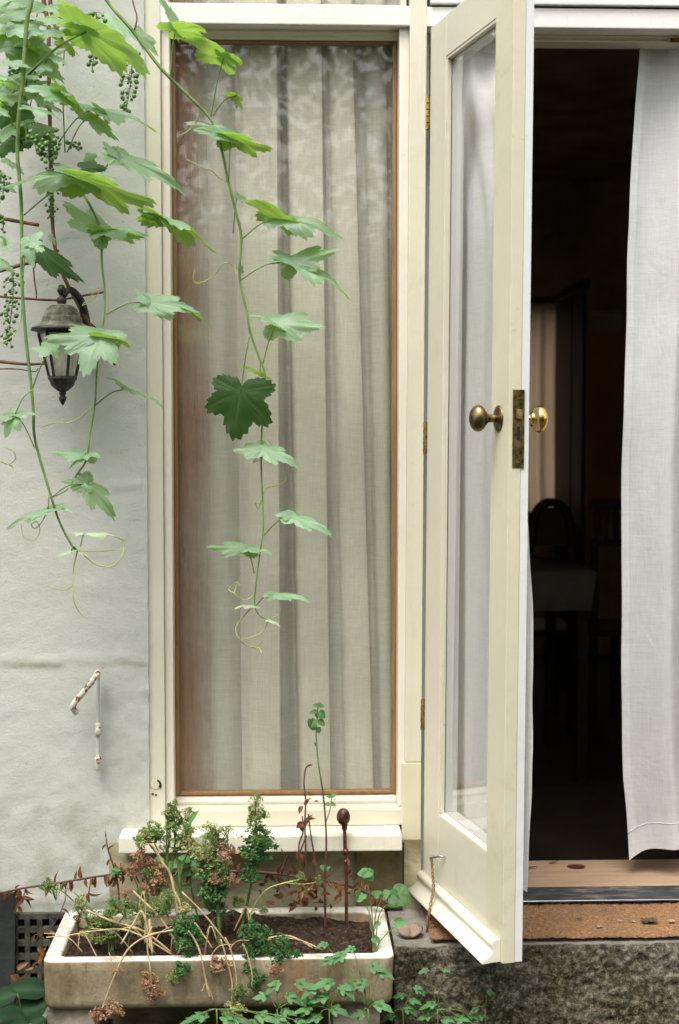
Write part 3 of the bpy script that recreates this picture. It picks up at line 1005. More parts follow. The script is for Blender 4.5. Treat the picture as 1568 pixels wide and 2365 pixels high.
def step_pt(u, v):
    """front face then top: v 0..0.6 front, 0.6..1 top"""
    x = X_ST + (2.6 - X_ST) * u
    if v < 0.6:
        z = -0.05 + (STEP_Z + 0.05) * (v / 0.6)
        d = 0.006 * fb(x * 16, z * 16, 3.3, 5) + 0.006 * fb(x * 55, z * 75, 1.1, 4)
        rd = max(0.0, (v / 0.6 - 0.96) / 0.04)
        return (x, STEP_Y - d + 0.006 * rd * rd, z - 0.003 * rd)
    t = (v - 0.6) / 0.4
    y = STEP_Y + 0.006 + (0.02 - STEP_Y) * t
    return (x, y, STEP_Z - 0.003 + 0.003 * min(1, t * 30) - 0.0015 * fb(x * 20, y * 20, 0.0, 4))


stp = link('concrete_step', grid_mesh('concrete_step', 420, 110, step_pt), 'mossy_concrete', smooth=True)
tag(stp, 'rough mossy concrete doorstep under the coir mat', 'step')
end = grid_mesh('step_end', 14, 20, lambda u, v: (X_ST - 0.003 * fb(u * 9, v * 12, 2.0), STEP_Y + 0.004 + (0.02 - STEP_Y) * u, -0.05 + (STEP_Z + 0.047) * v))
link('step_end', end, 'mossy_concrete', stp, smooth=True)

# coir doormat
mx0 = P(996, 2190, STEP_Y + 0.012).x
mat_e = empty('doormat', ((mx0 + 1.1) / 2, -0.13, STEP_Z))
tag(mat_e, 'worn brown coir doormat lying on the concrete step', 'doormat')
my0, my1 = STEP_Y + 0.012, -0.022
mz = STEP_Z + 0.010


def mat_pt(u, v):
    x = mx0 + (1.6 - mx0) * u
    y = my0 + (my1 - my0) * v
    z = mz + 0.003 * fb(x * 8, y * 8, 0, 3) + 0.0022 * fb(x * 120, y * 120, 0, 3)
    return (x, y + 0.002 * fb(x * 30, v, 0.4), z)


link('pile', grid_mesh('pile', 420, 80, mat_pt), 'coir', mat_e, smooth=True)
MB().box(mx0 + 0.006, 1.6, my0 + 0.010, my1, STEP_Z + 0.0015, mz - 0.003).build('backing', 'debris', mat_e)
rnd = random.Random(3)
fv, ff = [], []
for i in range(15000):
    u, v = rnd.random() ** 1.4, rnd.random()
    if i % 4 == 0:
        v = rnd.choice((rnd.random() * 0.02, 1 - rnd.random() * 0.03))
    p = Vector(mat_pt(u * 0.75, v))
    d = Vector((rnd.gauss(0, 0.7), rnd.gauss(0, 0.7), rnd.uniform(0.35, 1.1))) * rnd.uniform(0.003, 0.0075)
    s = Vector((rnd.gauss(0, 1), rnd.gauss(0, 1), 0)).normalized() * 0.0005
    b = len(fv)
    p.z -= 0.001
    fv += [tuple(p - s), tuple(p + s), tuple(p + d)]
    ff.append((b, b + 1, b + 2))
me = bpy.data.meshes.new('fibres')
me.from_pydata(fv, [], ff)
tag(link('fibres', me, 'coir', mat_e), kind='stuff')

# small litter on the mat and threshold
for i, (x, y, Y, w, mt_, lab) in enumerate(((1500, 2128, -0.07, 0.020, 'debris', 'crumpled dark dead leaf lying on the doormat'), (1432, 2127, -0.07, 0.006, 'chip', None), (1385, 2140, -0.10, 0.007, 'chip', None), (1338, 2122, -0.06, 0.006, 'debris', None), (1552, 2127, -0.07, 0.008, 'chip', None), (1462, 2128, -0.07, 0.005, 'chip', None))):
    q = on_plane(x, y, Vector((0, 0, mz + 0.004)), Vector((0, 0, 1)))
    rr = random.Random(i)
    def cr(u, v, w=w, rr=i):
        a, b = (u - .5) * 2, (v - .5) * 2
        k = 1 - 0.35 * abs(fb(a * 2, b * 2, rr + .3))
        return (a * w * k, b * w * 0.7 * k, 0.0015 + 0.45 * w * abs(fb(a * 1.7, b * 1.7, rr * 1.7, 3)))
    o = link('dead_leaf' if lab else 'stone_chip', grid_mesh('litter', 8, 8, cr), mt_, smooth=True)
    o.location = (q.x, q.y, mz + 0.003)
    tag(o, lab or 'tiny pale crumb of grit on the doormat', 'leaf' if lab else 'grit', None if lab else 'crumbs of grit on the doormat')
for i, (x0, y0, x1, y1) in enumerate(((1310, 2002, 1352, 2006), (1215, 2006, 1240, 2006), (1268, 1996, 1288, 1993))):
    a = on_plane(x0, y0, Vector((0, 0, ZW)), Vector((0, 0, 1)))
    b = on_plane(x1, y1, Vector((0, 0, ZW)), Vector((0, 0, 1)))
    L = (b - a).length
    def lf_(u, v, L=L, i=i):
        t = u
        wd = L * 0.22 * math.sin(math.pi * min(1, t * 0.9 + 0.06)) ** 0.8
        return (L * t, (v - .5) * 2 * wd * (1.6 if i == 0 else 0.7), 0.0015 + 0.006 * (v - .5) ** 2 + 0.003 * t)
    o = link('dead_leaf', grid_mesh('litter', 8, 4, lf_), 'dead_leaf', smooth=True)
    o.location = a
    o.rotation_euler = (0, 0, math.atan2((b - a).y, (b - a).x))
    tag(o, ['broad curled brown leaf in the middle of the wooden threshold', 'flat rust brown leaf at the door end of the wooden threshold', 'thin dark leaf sliver furthest back on the wooden threshold'][i], 'leaf')

# ------------------------------------------------------------------ stoneware sink used as a planter
SY0, SY1 = -0.365, -0.037
RZ = PZ(2216, SY0, 500)
SZ0 = PZ(2331, SY0, 500)
sx0, sx1 = PX(96, SY0, 2210), PX(911, SY0, 2210)


def rrect(x0, x1, y0, y1, r, n=6):
    out = []
    for cx, cy, a0 in ((x1 - r, y1 - r, 0), (x0 + r, y1 - r, 90), (x0 + r, y0 + r, 180), (x1 - r, y0 + r, 270)):
        for i in range(n + 1):
            a = R(a0 + 90 * i / n)
            out.append((cx + r * math.cos(a), cy + r * math.sin(a)))
    return out


def sink_mesh():
    rings = []
    def ring(ins, z, r):
        rings.append([(x, y, z) for x, y in rrect(sx0 + ins, sx1 - ins, SY0 + ins, SY1 - ins, max(0.004, r))])
    ring(0.012, SZ0, 0.02)
    ring(0.006, SZ0 + 0.004, 0.022)
    ring(0.003, SZ0 + 0.014, 0.024)
    for k in range(1, 8):
        ring(0.003 - 0.003 * k / 8, SZ0 + 0.014 + (RZ - SZ0 - 0.026) * k / 8, 0.024)
    ring(0.0, RZ - 0.005, 0.02)
    ring(0.001, RZ - 0.002, 0.02)
    ring(0.004, RZ, 0.02)
    ring(0.026, RZ, 0.02)
    ring(0.032, RZ - 0.003, 0.02)
    ring(0.035, RZ - 0.010, 0.02)
    ring(0.040, RZ - 0.075, 0.02)
    n = len(rings[0])
    vs, fs = [], []
    for ri, rg in enumerate(rings):
        for (x, y, z) in rg:
            d = 0.0018 * fb(x * 9, y * 9, z * 9, 3) + 0.0010 * fb(x * 60, y * 60, z * 60, 3)
            vs.append((x + d, y - d, z + 0.7 * d))
    for i in range(len(rings) - 1):
        for k in range(n):
            k2 = (k + 1) % n
            fs.append((i * n + k, i * n + k2, (i + 1) * n + k2, (i + 1) * n + k))
    fs.append(tuple(range(n))[::-1])
    fs.append(tuple((len(rings) - 1) * n + k for k in range(n)))
    me = bpy.data.meshes.new('sink')
    me.from_pydata(vs, [], fs)
    return me


sink = link('sink_planter', sink_mesh(), 'glazed_stoneware', smooth=True)
tag(sink, 'stained old white glazed sink filled with soil and parsley', 'planter')
SOIL_Z = RZ - 0.022


def soil_pt(u, v):
    x = sx0 + 0.036 + (sx1 - sx0 - 0.072) * u
    y = SY0 + 0.036 + (SY1 - SY0 - 0.072) * v
    z = SOIL_Z + 0.012 * fb(x * 7, y * 9, 0.7, 4) + 0.006 * fb(x * 60, y * 60, 1.9, 4) + 0.018 * v * math.exp(-((u - 0.62) / 0.25) ** 2)
    return (x, y, z)


soil = tag(link('soil', grid_mesh('soil', 220, 90, soil_pt), 'soil', smooth=True), 'dark crumbly soil filling the sink', 'soil', kind='stuff')
rnd = random.Random(11)
cl = MB()
for i in range(1300):
    u, v = rnd.random(), rnd.random()
    p = Vector(soil_pt(u, v))
    s = rnd.uniform(0.0012, 0.0042) * (1.6 if rnd.random() < 0.05 else 1)
    ax = [Vector((rnd.gauss(0, 1), rnd.gauss(0, 1), rnd.gauss(0, 1))).normalized() * s * rnd.uniform(0.5, 1.2) for _ in range(6)]
    ds = [Vector((1, 0, 0)), Vector((-1, 0, 0)), Vector((0, 1, 0)), Vector((0, -1, 0)), Vector((0, 0, 1)), Vector((0, 0, -1))]
    vs = [p + d * s + a * 0.4 for d, a in zip(ds, ax)]
    cl.add(vs, [(0, 2, 4), (2, 1, 4), (1, 3, 4), (3, 0, 4), (2, 0, 5), (1, 2, 5), (3, 1, 5), (0, 3, 5)])
tag(cl.build('clods', 'soil', soil), kind='stuff')
# brick piers the sink stands on
for i, (x0, x1, lab) in enumerate(((sx0 + 0.008, sx0 + 0.11, 'grey brick pier under the left end of the sink'), (sx1 - 0.13, sx1 - 0.03, 'grey brick pier under the right end of the sink'))):
    pier = empty('brick_pier', ((x0 + x1) / 2, (SY0 + SY1) / 2, 0))
    tag(pier, lab, 'pier', 'brick piers under the sink')
    hgt = SZ0 / 4.0
    bme = MB().box(-(x1 - x0) / 2, (x1 - x0) / 2, -0.14, 0.12, 0.003, hgt - 0.003).mesh('brick', 0.005)
    for k in range(4):
        o = link('brick', bme, 'brick', pier, True)
        o.location = (random.uniform(-.003, .003), random.uniform(-.006, .006), k * hgt + (0.0028 if k == 3 else 0))
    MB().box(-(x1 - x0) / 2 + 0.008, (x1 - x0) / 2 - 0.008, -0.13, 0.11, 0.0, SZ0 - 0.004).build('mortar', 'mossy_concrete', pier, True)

# flat brown shell-like stone on the step end
st_p = on_plane(945, 2150, Vector((0, 0, STEP_Z + 0.012)), Vector((0, 0, 1)))


def shell(u, v):
    a = 2 * math.pi * u
    r = v
    notch = 1 - 0.22 * math.exp(-((a - 1.5 * math.pi) / 0.28) ** 2) + 0.05 * math.cos(2 * a)
    x, y = 0.026 * r * notch * math.cos(a), 0.026 * r * notch * math.sin(a)
    return (x, y, 0.014 - 0.008 * r ** 3 + 0.004 * math.cos(2 * a) * r + 0.002 * fb(x * 60, y * 60))


sme = grid_mesh('flat_stone', 36, 8, shell)
o = link('flat_stone', sme, 'clay', smooth=True)
md = o.modifiers.new('thick', 'SOLIDIFY')
md.thickness = 0.006
md.offset = -1
o.location = (st_p.x, st_p.y, STEP_Z + 0.006)
o.rotation_euler = (R(12), 0, 0)
tag(o, 'flat notched brown stone on the step beside the sink', 'stone')

# dark slate leaning on the wall, far left
sl = P(36, 2058, -0.05)
slo = MB()
slo.box(sl.x - 0.19, sl.x, 0.0, 0.012, 0.0, sl.z)
slo = slo.build('slate_slab', 'slate', None, bevel=0.002)
slo.location = (0, -0.095, 0.0)
slo.rotation_euler = (R(-6.5), 0, 0)
tag(slo, 'dark slate slab leaning on the wall at the left edge', 'slab')

# air brick low in the wall, square holes
ab = empty('air_brick', (PX(80, -0.03), -0.03, PZ(2190, -0.03)))
tag(ab, 'grey air brick with square holes low in the wall', 'air brick')
ax0, ax1 = PX(36, -0.035, 2190), PX(150, -0.035, 2190)
az0, az1 = PZ(2262, -0.035), PZ(2108, -0.035)
nx_, nz_ = 4, 5
cw, ch = (ax1 - ax0) / nx_, (az1 - az0) / nz_
MB().box(ax0, ax1, -0.028, -0.018, az0, az1).build('backing', 'hole_black', ab)
for i in range(nx_ + 1):
    bar('upright_bar', ax0 + i * cw - 0.0062, ax0 + i * cw + 0.0062, -0.042, -0.0282, az0, az1, 'vent_grey', ab, bevel=0.002)
for j in range(nz_ + 1):
    bar('cross_bar', ax0, ax1, -0.0405, -0.0284, az0 + j * ch - 0.0075, az0 + j * ch + 0.0075, 'vent_grey', ab, bevel=0.002)

# ================================================================== curtains
def curtain(name, sections, z_top, z_bot, nz, mat, bottom=None, k=4):
    """sections(t) -> list of (x, y) across the cloth, t = 0 top .. 1 bottom"""
    rows = []
    for j in range(nz + 1):
        t = j / nz
        pts = [Vector((x, y, 0)) for x, y in sections(t)]
        pts = spline(pts, k)
        n = len(pts)
        z = z_top + (z_bot - z_top) * t
        row = []
        for i, p in enumerate(pts):
            zz = z
            if bottom and t > 0.6:
                zz += bottom(i / (n - 1)) * ((t - 0.6) / 0.4)
            row.append((p.x, p.y + 0.0025 * fb(p.x * 14, z * 5, 2.0, 3), zz))
        rows.append(row)
    n = len(rows[0])
    vs = [p for r in rows for p in r]
    fs = [(j * n + i, j * n + i + 1, (j + 1) * n + i + 1, (j + 1) * n + i) for j in range(nz) for i in range(n - 1)]
    me = bpy.data.meshes.new(name)
    me.from_pydata(vs, [], fs)
    return link(name, me, mat, smooth=True)


C_TOP = Z_TOP - 0.06
YT, YB = PZ(150, 0.11), PZ(1800, 0.11)


def win_sections(t):
    z = C_TOP + (PZ(1856, 0.11) - C_TOP) * t
    s = (z - YT) / (YB - YT)
    s = max(-0.35, min(1.05, s))
    zone = [(472, 526, 478, 548), (560, 641, 572, 646), (666, 742, 694, 762), (762, 814, 800, 862), (846, 894, 884, 912)]
    f, m, b = 0.092, 0.108, 0.126
    out = [(PX(392, b), b + 0.004), (PX(425, b), b), (PX(455, b), b - 0.006)]
    for i, (l0, r0, l1, r1) in enumerate(zone):
        l = PX(l0 + (l1 - l0) * s, 0.11)
        r = PX(r0 + (r1 - r0) * s, 0.11)
        w = r - l
        sway = 0.004 * math.sin(3 * t + i)
        if i == 4:
            out += [(l - 0.010, b), (l, f + 0.016), (l + 0.5 * w, f + 0.006 + sway), (r - 0.004, f + 0.012), (r, b - 0.004)]
            continue
        if i == 0:
            out += [(l - 0.006, b - 0.008), (l + 0.3 * w, f + 0.012 + sway), (l + 0.7 * w, f + 0.014), (r, b - 0.006), (r + 0.014, b)]
            continue
        bb = b + (0.030 if i == 2 else -0.004 if i > 2 else -0.014)
        out += [(l - 0.016, bb), (l - 0.006, bb - 0.004), (l, f + 0.012), (l + 0.25 * w, f + 0.002 + sway), (l + 0.7 * w, f + sway), (r - 0.002, f + 0.001), (r, f + 0.005), (r - 0.003, m - 0.003), (l + 0.5 * w, m), (l + 0.10 * w, m), (l + 0.07 * w, m + 0.004), (l + 0.12 * w, b - 0.006), (l + 0.6 * w, b - 0.002), (r + 0.004, b)]
    out += [(PX(922, b), b + 0.004), (PX(938, b), b + 0.006)]
    return out


c1 = curtain('linen_curtain', win_sections, C_TOP, PZ(1862, 0.11), 70, 'window_linen')
tag(c1, 'sheer beige linen curtain in soft pleats behind the tall window', 'curtain')


def drape_sections(t):
    l, r = PX(398, 0.086), PX(462 + 36 * t + 8 * math.sin(5 * t), 0.086)
    n = 7
    return [(l + (r - l) * i / n, 0.084 + 0.004 * math.sin(i * 1.9 + 0.6 * t)) for i in range(n + 1)]


c2 = curtain('brown_drape', drape_sections, C_TOP, PZ(1858, 0.09), 30, 'brown_drape')
tag(c2, 'narrow sheer reddish brown voile hanging at the left side of the window', 'curtain')


# right-hand door curtain: left edge wanders, wide stitched hem
def door_c_sections(t):
    y = 60 + (1990 - 60) * t
    ctl = [(60, 1470), (100, 1468), (250, 1458), (600, 1444), (1200, 1436), (1450, 1438), (1800, 1446), (1990, 1461)]
    ex = ctl[0][1]
    for (ya, xa), (yb, xb) in zip(ctl, ctl[1:]):
        if ya <= y <= yb:
            ex = xa + (xb - xa) * (y - ya) / (yb - ya)
    ex += 0.9 * math.sin(y / 36.0) * (0.3 + t) * 0.6 + 1.5 * math.sin(y / 95.0)
    Yc = 0.10 + 0.03 * t
    x0 = PX(ex, Yc)
    out = []
    n = 22
    for i in range(n + 1):
        w = 0.42 * i / n
        a = i * (0.72 + 0.05 * math.sin(i)) + 0.8 * math.sin(2.2 * t)
        amp = 0.008 + 0.024 * min(1, i / 7)
        out.append((x0 + w, Yc + amp * math.sin(a) - 0.02 * math.sin(i * 0.33 + 0.8) * t))
    return out


def door_c_bottom(s):
    return 0.0 + 0.085 * max(0, s - 0.10) ** 0.9 * 2.0 - 0.02 * math.sin(s * 9)


ZC1 = PZ(1984, 0.13, 1460)
c3 = curtain('door_curtain', door_c_sections, ZD + 0.05, ZC1, 90, 'door_linen', lambda s: 0.16 * min(s, 0.35) + 0.010 * math.sin(s * 16))
tag(c3, 'white linen curtain hanging at the right side of the doorway', 'curtain')
# hems: a second layer of cloth along the left edge and the foot
me3 = c3.data
nrow = 91
ncol = len(me3.vertices) // nrow


def hem(name, cols, rows_, off):
    vs, fs = [], []
    for j in rows_:
        for i in cols:
            v = me3.vertices[j * ncol + i].co
            vs.append((v.x, v.y - off, v.z))
    n = len(cols)
    for j in range(len(rows_) - 1):
        for i in range(n - 1):
            fs.append((j * n + i, j * n + i + 1, (j + 1) * n + i + 1, (j + 1) * n + i))
    m_ = bpy.data.meshes.new(name)
    m_.from_pydata(vs, [], fs)
    return link(name, m_, 'door_linen', c3, smooth=True)


hem('side_hem', list(range(0, 5)), list(range(nrow)), 0.0018)
hem('foot_hem', list(range(0, ncol)), list(range(nrow - 4, nrow)), 0.0022)
st = [Vector(me3.vertices[(nrow - 4) * ncol + i].co) + Vector((0, -0.0032, 0)) for i in range(0, ncol, 2)]
MB().tube(st, 0.0011, 0.0011, 5, 1).build('stitching', 'door_linen', c3, smooth=True)


# left-hand door curtain, gathered behind the open leaf
LC_Z0 = on_plane(1210, 2053, hinge_p + N_ * 0.06, N_).z
LC_Z1 = ZD + 0.05


def left_c_sections(t):
    """hangs inside at the top, lower down it has swung out against the door's inner face"""
    z = LC_Z1 + (LC_Z0 - LC_Z1) * t
    k = max(0.0, min(1.0, (t - 0.04) / 0.26))
    k = k * k * (3 - 2 * k)
    ctl = [(LC_Z1, 0.40), (1.75, 0.405), (1.42, 0.41), (1.25, 0.456), (1.05, 0.486), (0.80, 0.492), (0.66, 0.486), (LC_Z0, 0.476)]
    ue = ctl[-1][1]
    for (za, ua), (zb, ub) in zip(ctl, ctl[1:]):
        if zb <= z <= za:
            ue = ua + (ub - ua) * (z - za) / (zb - za)
    ue += 0.0022 * math.sin(z * 19) + 0.0012 * math.sin(z * 47)
    xi0, xi1 = X_PR + 0.022, 0.50
    n = 18
    out = []
    for i in range(n + 1):
        f = i / n
        fold = 0.007 * math.sin(i * 1.05 + 0.6 * math.sin(3 * t)) * (1 - 0.7 * (f > 0.9))
        a_ = Vector((xi0 + (xi1 - xi0) * f, 0.062 + fold, 0))
        b_ = hinge_p + U * (0.035 + (ue - 0.035) * f) + N_ * (0.060 + fold)
        p_ = a_.lerp(b_, k)
        out.append((p_.x + LEAN * 1.3 * (z - 1.0) * k, p_.y))
    return out


c4 = curtain('door_curtain', left_c_sections, LC_Z1, LC_Z0, 90, 'door_linen')
tag(c4, 'white linen curtain hanging against the inner side of the open glazed door', 'curtain')

# ================================================================== the dark room behind
RX0, RX1, RY1, RZ0, RZ1 = -1.6, 2.9, 5.2, 0.12, 2.95
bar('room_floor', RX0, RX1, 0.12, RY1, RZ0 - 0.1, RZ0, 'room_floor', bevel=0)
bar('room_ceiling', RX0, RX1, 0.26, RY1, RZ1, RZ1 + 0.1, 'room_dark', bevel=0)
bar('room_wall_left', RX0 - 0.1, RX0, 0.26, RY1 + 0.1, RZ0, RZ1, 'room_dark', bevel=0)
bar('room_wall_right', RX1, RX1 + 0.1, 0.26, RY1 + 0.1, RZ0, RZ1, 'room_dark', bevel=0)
_wx0, _wx1, _wz0, _wz1 = PX(1060, 5.2), PX(1286, 5.2), PZ(1150, 5.2, 1250), PZ(712, 5.2, 1250)  # back opening added so sky light glows through the far curtain
MB().box(RX0, _wx0, RY1, RY1 + 0.1, RZ0, RZ1).box(_wx1, RX1, RY1, RY1 + 0.1, RZ0, RZ1).box(_wx0, _wx1, RY1, RY1 + 0.1, RZ0, _wz0).box(_wx0, _wx1, RY1, RY1 + 0.1, _wz1, RZ1).build('room_wall_back', 'room_dark')
bar('room_underfloor', X_PR + 0.002, X_DR, 0.121, 0.27, RZ0 + 0.001, ZW - 0.042, 'room_dark', bevel=0)
for nm in ('room_floor', 'room_ceiling', 'room_wall_left', 'room_wall_right', 'room_wall_back', 'room_underfloor'):
    tag(bpy.data.objects[nm], kind='structure')
# a pale orange wall panel and pale notice at the back
o = bar('wall_panel', PX(1358, RY1 - 0.04, 900), PX(1500, RY1 - 0.04), RY1 - 0.04, RY1 - 0.001, PZ(1165, RY1 - 0.04, 1400), PZ(768, RY1 - 0.04, 1400), 'room_orange')
tag(o, 'dim orange brown panel on the back wall of the room', 'panel')
o = bar('roller_blind', PX(1358, RY1 - 0.05), PX(1432, RY1 - 0.05), RY1 - 0.05, RY1 - 0.0405, PZ(768, RY1 - 0.05, 1400), PZ(720, RY1 - 0.05, 1400), 'room_pale')
tag(o, 'short pale blind above the orange panel in the room', 'blind')
FY = 4.95


def far_sections(t):
    l, r = PX(1060, FY), PX(1292, FY)
    n = 26
    return [(l + (r - l) * i / n, FY + 0.022 * math.sin(i * 1.6 + 0.4 * math.sin(4 * t))) for i in range(n + 1)]


c5 = curtain('far_curtain', far_sections, PZ(700, FY, 1250), PZ(1182, FY, 1250), 24, 'far_linen')
tag(c5, 'dim pinkish beige curtain deep inside the dark room', 'curtain')
bx = bar('curtain_rail', PX(1120, FY), PX(1290, FY), FY - 0.02, FY + 0.02, PZ(700, FY, 1250), PZ(700, FY, 1250) + 0.03, 'dark_wood', c5)
# dark post / wardrobe side
wd = bar('wardrobe', PX(1281, 4.3), PX(1352, 3.6), 3.6, 4.3, RZ0, PZ(665, 3.6, 1300), 'dark_wood')
tag(wd, 'tall dark wooden cupboard in the middle of the dark room', 'cupboard')
bar('cornice', PX(1279, 4.3), PX(1357, 3.6), 3.58, 4.3, PZ(665, 3.6, 1300) + 0.0005, PZ(665, 3.6, 1300) + 0.04, 'dark_wood', wd)
bar('door_bead', PX(1316, 3.6), PX(1320, 3.6), 3.592, 3.5995, RZ0 + 0.2, PZ(690, 3.6, 1300), 'dark_wood', wd)
# table with a pale cloth, and a slatted chair behind it
TY0, TY1 = 2.0, 2.75
tz = PZ(1322, TY0, 1300)
tb = empty('dining_table', (PX(1310, TY0), (TY0 + TY1) / 2, RZ0))
tag(tb, 'dark dining table inside the room', 'table')
tx0, tx1 = PX(1120, TY0), PX(1386, TY0)
bar('tabletop', tx0, tx1, TY0, TY1, tz - 0.03, tz - 0.002, 'dark_wood', tb)
for (lx, ly) in ((tx0 + 0.03, TY0 + 0.03), (tx1 - 0.07, TY0 + 0.03), (tx0 + 0.03, TY1 - 0.07), (tx1 - 0.07, TY1 - 0.07)):
    bar('leg', lx, lx + 0.04, ly, ly + 0.04, RZ0, tz - 0.0305, 'dark_wood', tb)


def cloth_pt(u, v):
    x = tx0 + (tx1 - tx0 - 0.01) * u
    if v < 0.5:
        return (x - 0.02 * (1 - v * 2) * u, TY0 - 0.008 - 0.006 * math.sin(u * 14), tz - (tz - PZ(1410, TY0, 1300)) * (1 - v * 2))
    return (x, TY0 - 0.008 + 0.4 * (v - 0.5) * 2, tz + 0.001)


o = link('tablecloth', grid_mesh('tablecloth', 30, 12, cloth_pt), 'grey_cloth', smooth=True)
tag(o, 'grey white cloth over the table edge inside the dark room', 'tablecloth')
chr_ = empty('slatted_chair', (PX(1410, 2.9), 3.0, RZ0))
tag(chr_, 'dark slatted back dining chair behind the table', 'chair')
cx0, cx1 = PX(1368, 2.9), PX(1480, 2.9)
ct_, cb_ = PZ(1152, 2.9, 1400), PZ(1262, 2.9, 1400)
bar('top_rail', cx0, cx1, 2.9, 2.93, ct_ - 0.05, ct_, 'dark_wood', chr_)
bar('seat', cx0, cx1, 2.931, 3.3, 0.55, 0.58, 'dark_wood', chr_)
bar('lower_rail', cx0, cx1, 2.9, 2.93, cb_, cb_ + 0.03, 'dark_wood', chr_)
for k in range(5):
    xx = cx0 + 0.02 + (cx1 - cx0 - 0.05) * k / 4
    bar('slat', xx, xx + 0.018, 2.905, 2.925, cb_ + 0.0305, ct_ - 0.0505, 'dark_wood', chr_)
for (lx, ly, lt) in ((cx0, 2.9, cb_ - 0.0005), (cx1 - 0.035, 2.9, cb_ - 0.0005), (cx0, 3.26, 0.5495), (cx1 - 0.035, 3.26, 0.5495)):
    bar('leg', lx, lx + 0.035, ly, ly + 0.029, RZ0, lt, 'dark_wood', chr_)
# a round-backed chair left of it
ch2 = empty('round_chair', (PX(1265, 2.95), 3.05, RZ0))
tag(ch2, 'dark round backed chair below the far curtain', 'chair')
pts = [P(1228, 1262, 2.95), P(1232, 1200, 2.95), P(1250, 1168, 2.95), P(1275, 1160, 2.95), P(1300, 1172, 2.95), P(1316, 1205, 2.95), P(1320, 1262, 2.95)]
MB().tube(pts, 0.02, 0.02, 8, 5).build('bow_back', 'dark_wood', ch2, smooth=True)
a, b = pts[0], pts[-1]
bar('backrest', a.x + 0.01, b.x - 0.01, 2.955, 2.975, a.z, P(1270, 1172, 2.95).z, 'dark_wood', ch2)
bar('seat', a.x - 0.03, b.x + 0.03, 2.93, 3.35, 0.55, 0.58, 'dark_wood', ch2)
for (lx, ly, lt) in ((a.x - 0.02, 2.94, a.z), (b.x - 0.015, 2.94, a.z), (a.x - 0.02, 3.3, 0.5495), (b.x - 0.015, 3.3, 0.5495)):
    bar('leg', lx, lx + 0.03, ly, ly + 0.03, RZ0, lt if lt > 0.6 else lt, 'dark_wood', ch2)

# ================================================================== garden hedge added out of view: screens low sky light, shows only in the panes
rnd = random.Random(21)
hv, hf = [], []
for i in range(30000):
    x = rnd.uniform(-7, 7)
    z = rnd.uniform(0.05, 1.0) ** 0.8 * (5.0 + 0.6 * fb(x * 0.7, 0, 2.2))
    y = -6.9 + 0.30 * fb(x * 1.2, z * 1.2, 0.3, 3) + rnd.uniform(-0.12, 0.12)
    p = Vector((x, y, z))
    a = Vector((rnd.gauss(0, 1), rnd.gauss(0, 1), rnd.gauss(0, 1))).normalized() * rnd.uniform(0.04, 0.10)
    b = a.cross(Vector((rnd.gauss(0, 1), rnd.gauss(0, 1), rnd.gauss(0, 1)))).normalized() * rnd.uniform(0.025, 0.05)
    k = len(hv)
    hv += [tuple(p - a), tuple(p + b), tuple(p + a), tuple(p - b)]
    hf.append((k, k + 1, k + 2, k + 3))
me = bpy.data.meshes.new('hedge')
me.from_pydata(hv, [], hf)
hd = link('hedge', me, 'hedge_leaf')
tag(hd, 'leafy green garden hedge added out of view to screen low sky, reflected faintly in the window', 'hedge', kind='stuff')
bar('hedge_core', -7, 7, -7.9, -7.15, 0, 2.9, 'hedge_leaf', hd, bevel=0)

# ================================================================== wall lantern
LY = -0.135
lc = P(140, 760, LY)
lan = empty('wall_lantern', (lc.x, 0.0, lc.z))
tag(lan, 'weathered black wall lantern with pale glass behind the vine', 'lantern')
Lx = lambda x: PX(x, LY)
Lz = lambda y: P(140, y, LY).z
cxl = P(143, 760, LY).x
s_ = (P(200, 760, LY).x - P(100, 760, LY).x) / 100.0     # metres per pixel at the lantern
T0 = Matrix.Translation((cxl, LY, 0))
MB().lathe([(0.001, Lz(657)), (6 * s_, Lz(659)), (9.5 * s_, Lz(666)), (10 * s_, Lz(673)), (6 * s_, Lz(681)), (5 * s_, Lz(684)), (11 * s_, Lz(690)), (11.5 * s_, Lz(697)), (9 * s_, Lz(702)), (14 * s_, Lz(706)), (0.001, Lz(707))], 20, T0).build('finial', 'black_iron', lan, smooth=True)


def lantern_ring(rs, seg=6, rot=30):
    return MB().lathe(rs, seg, T0 @ Matrix.Rotation(R(rot), 4, 'Z'))


lantern_ring([(12 * s_, Lz(703)), (26 * s_, Lz(706)), (36 * s_, Lz(713)), (40 * s_, Lz(723)), (41 * s_, Lz(730)), (46 * s_, Lz(733)), (47 * s_, Lz(745)), (60 * s_, Lz(752)), (70 * s_, Lz(757)), (0.001, Lz(757))], 12, 0).build('dome', 'weathered_metal', lan)
lantern_ring([(71 * s_, Lz(757.3)), (73 * s_, Lz(761)), (71 * s_, Lz(765)), (0.001, Lz(765))], 12, 0).build('brim', 'black_iron', lan)
lantern_ring([(58 * s_, Lz(765.3)), (57 * s_, Lz(771)), (0.001, Lz(771))], 6, 0).build('top_band', 'black_iron', lan)
lantern_ring([(0.001, Lz(869)), (33 * s_, Lz(869)), (34 * s_, Lz(875)), (29 * s_, Lz(882)), (27 * s_, Lz(890)), (16 * s_, Lz(900)), (11 * s_, Lz(904)), (0.001, Lz(904))], 12, 0).build('base_cup', 'black_iron', lan)
MB().lathe([(0.001, Lz(903.6)), (8 * s_, Lz(904)), (8.5 * s_, Lz(910)), (6 * s_, Lz(914)), (9 * s_, Lz(918)), (8 * s_, Lz(924)), (3 * s_, Lz(934)), (0.001, Lz(936))], 14, T0).build('drop_finial', 'black_iron', lan, smooth=True)
rt, rb = 54 * s_, 31 * s_
zt, zb = Lz(771), Lz(869)
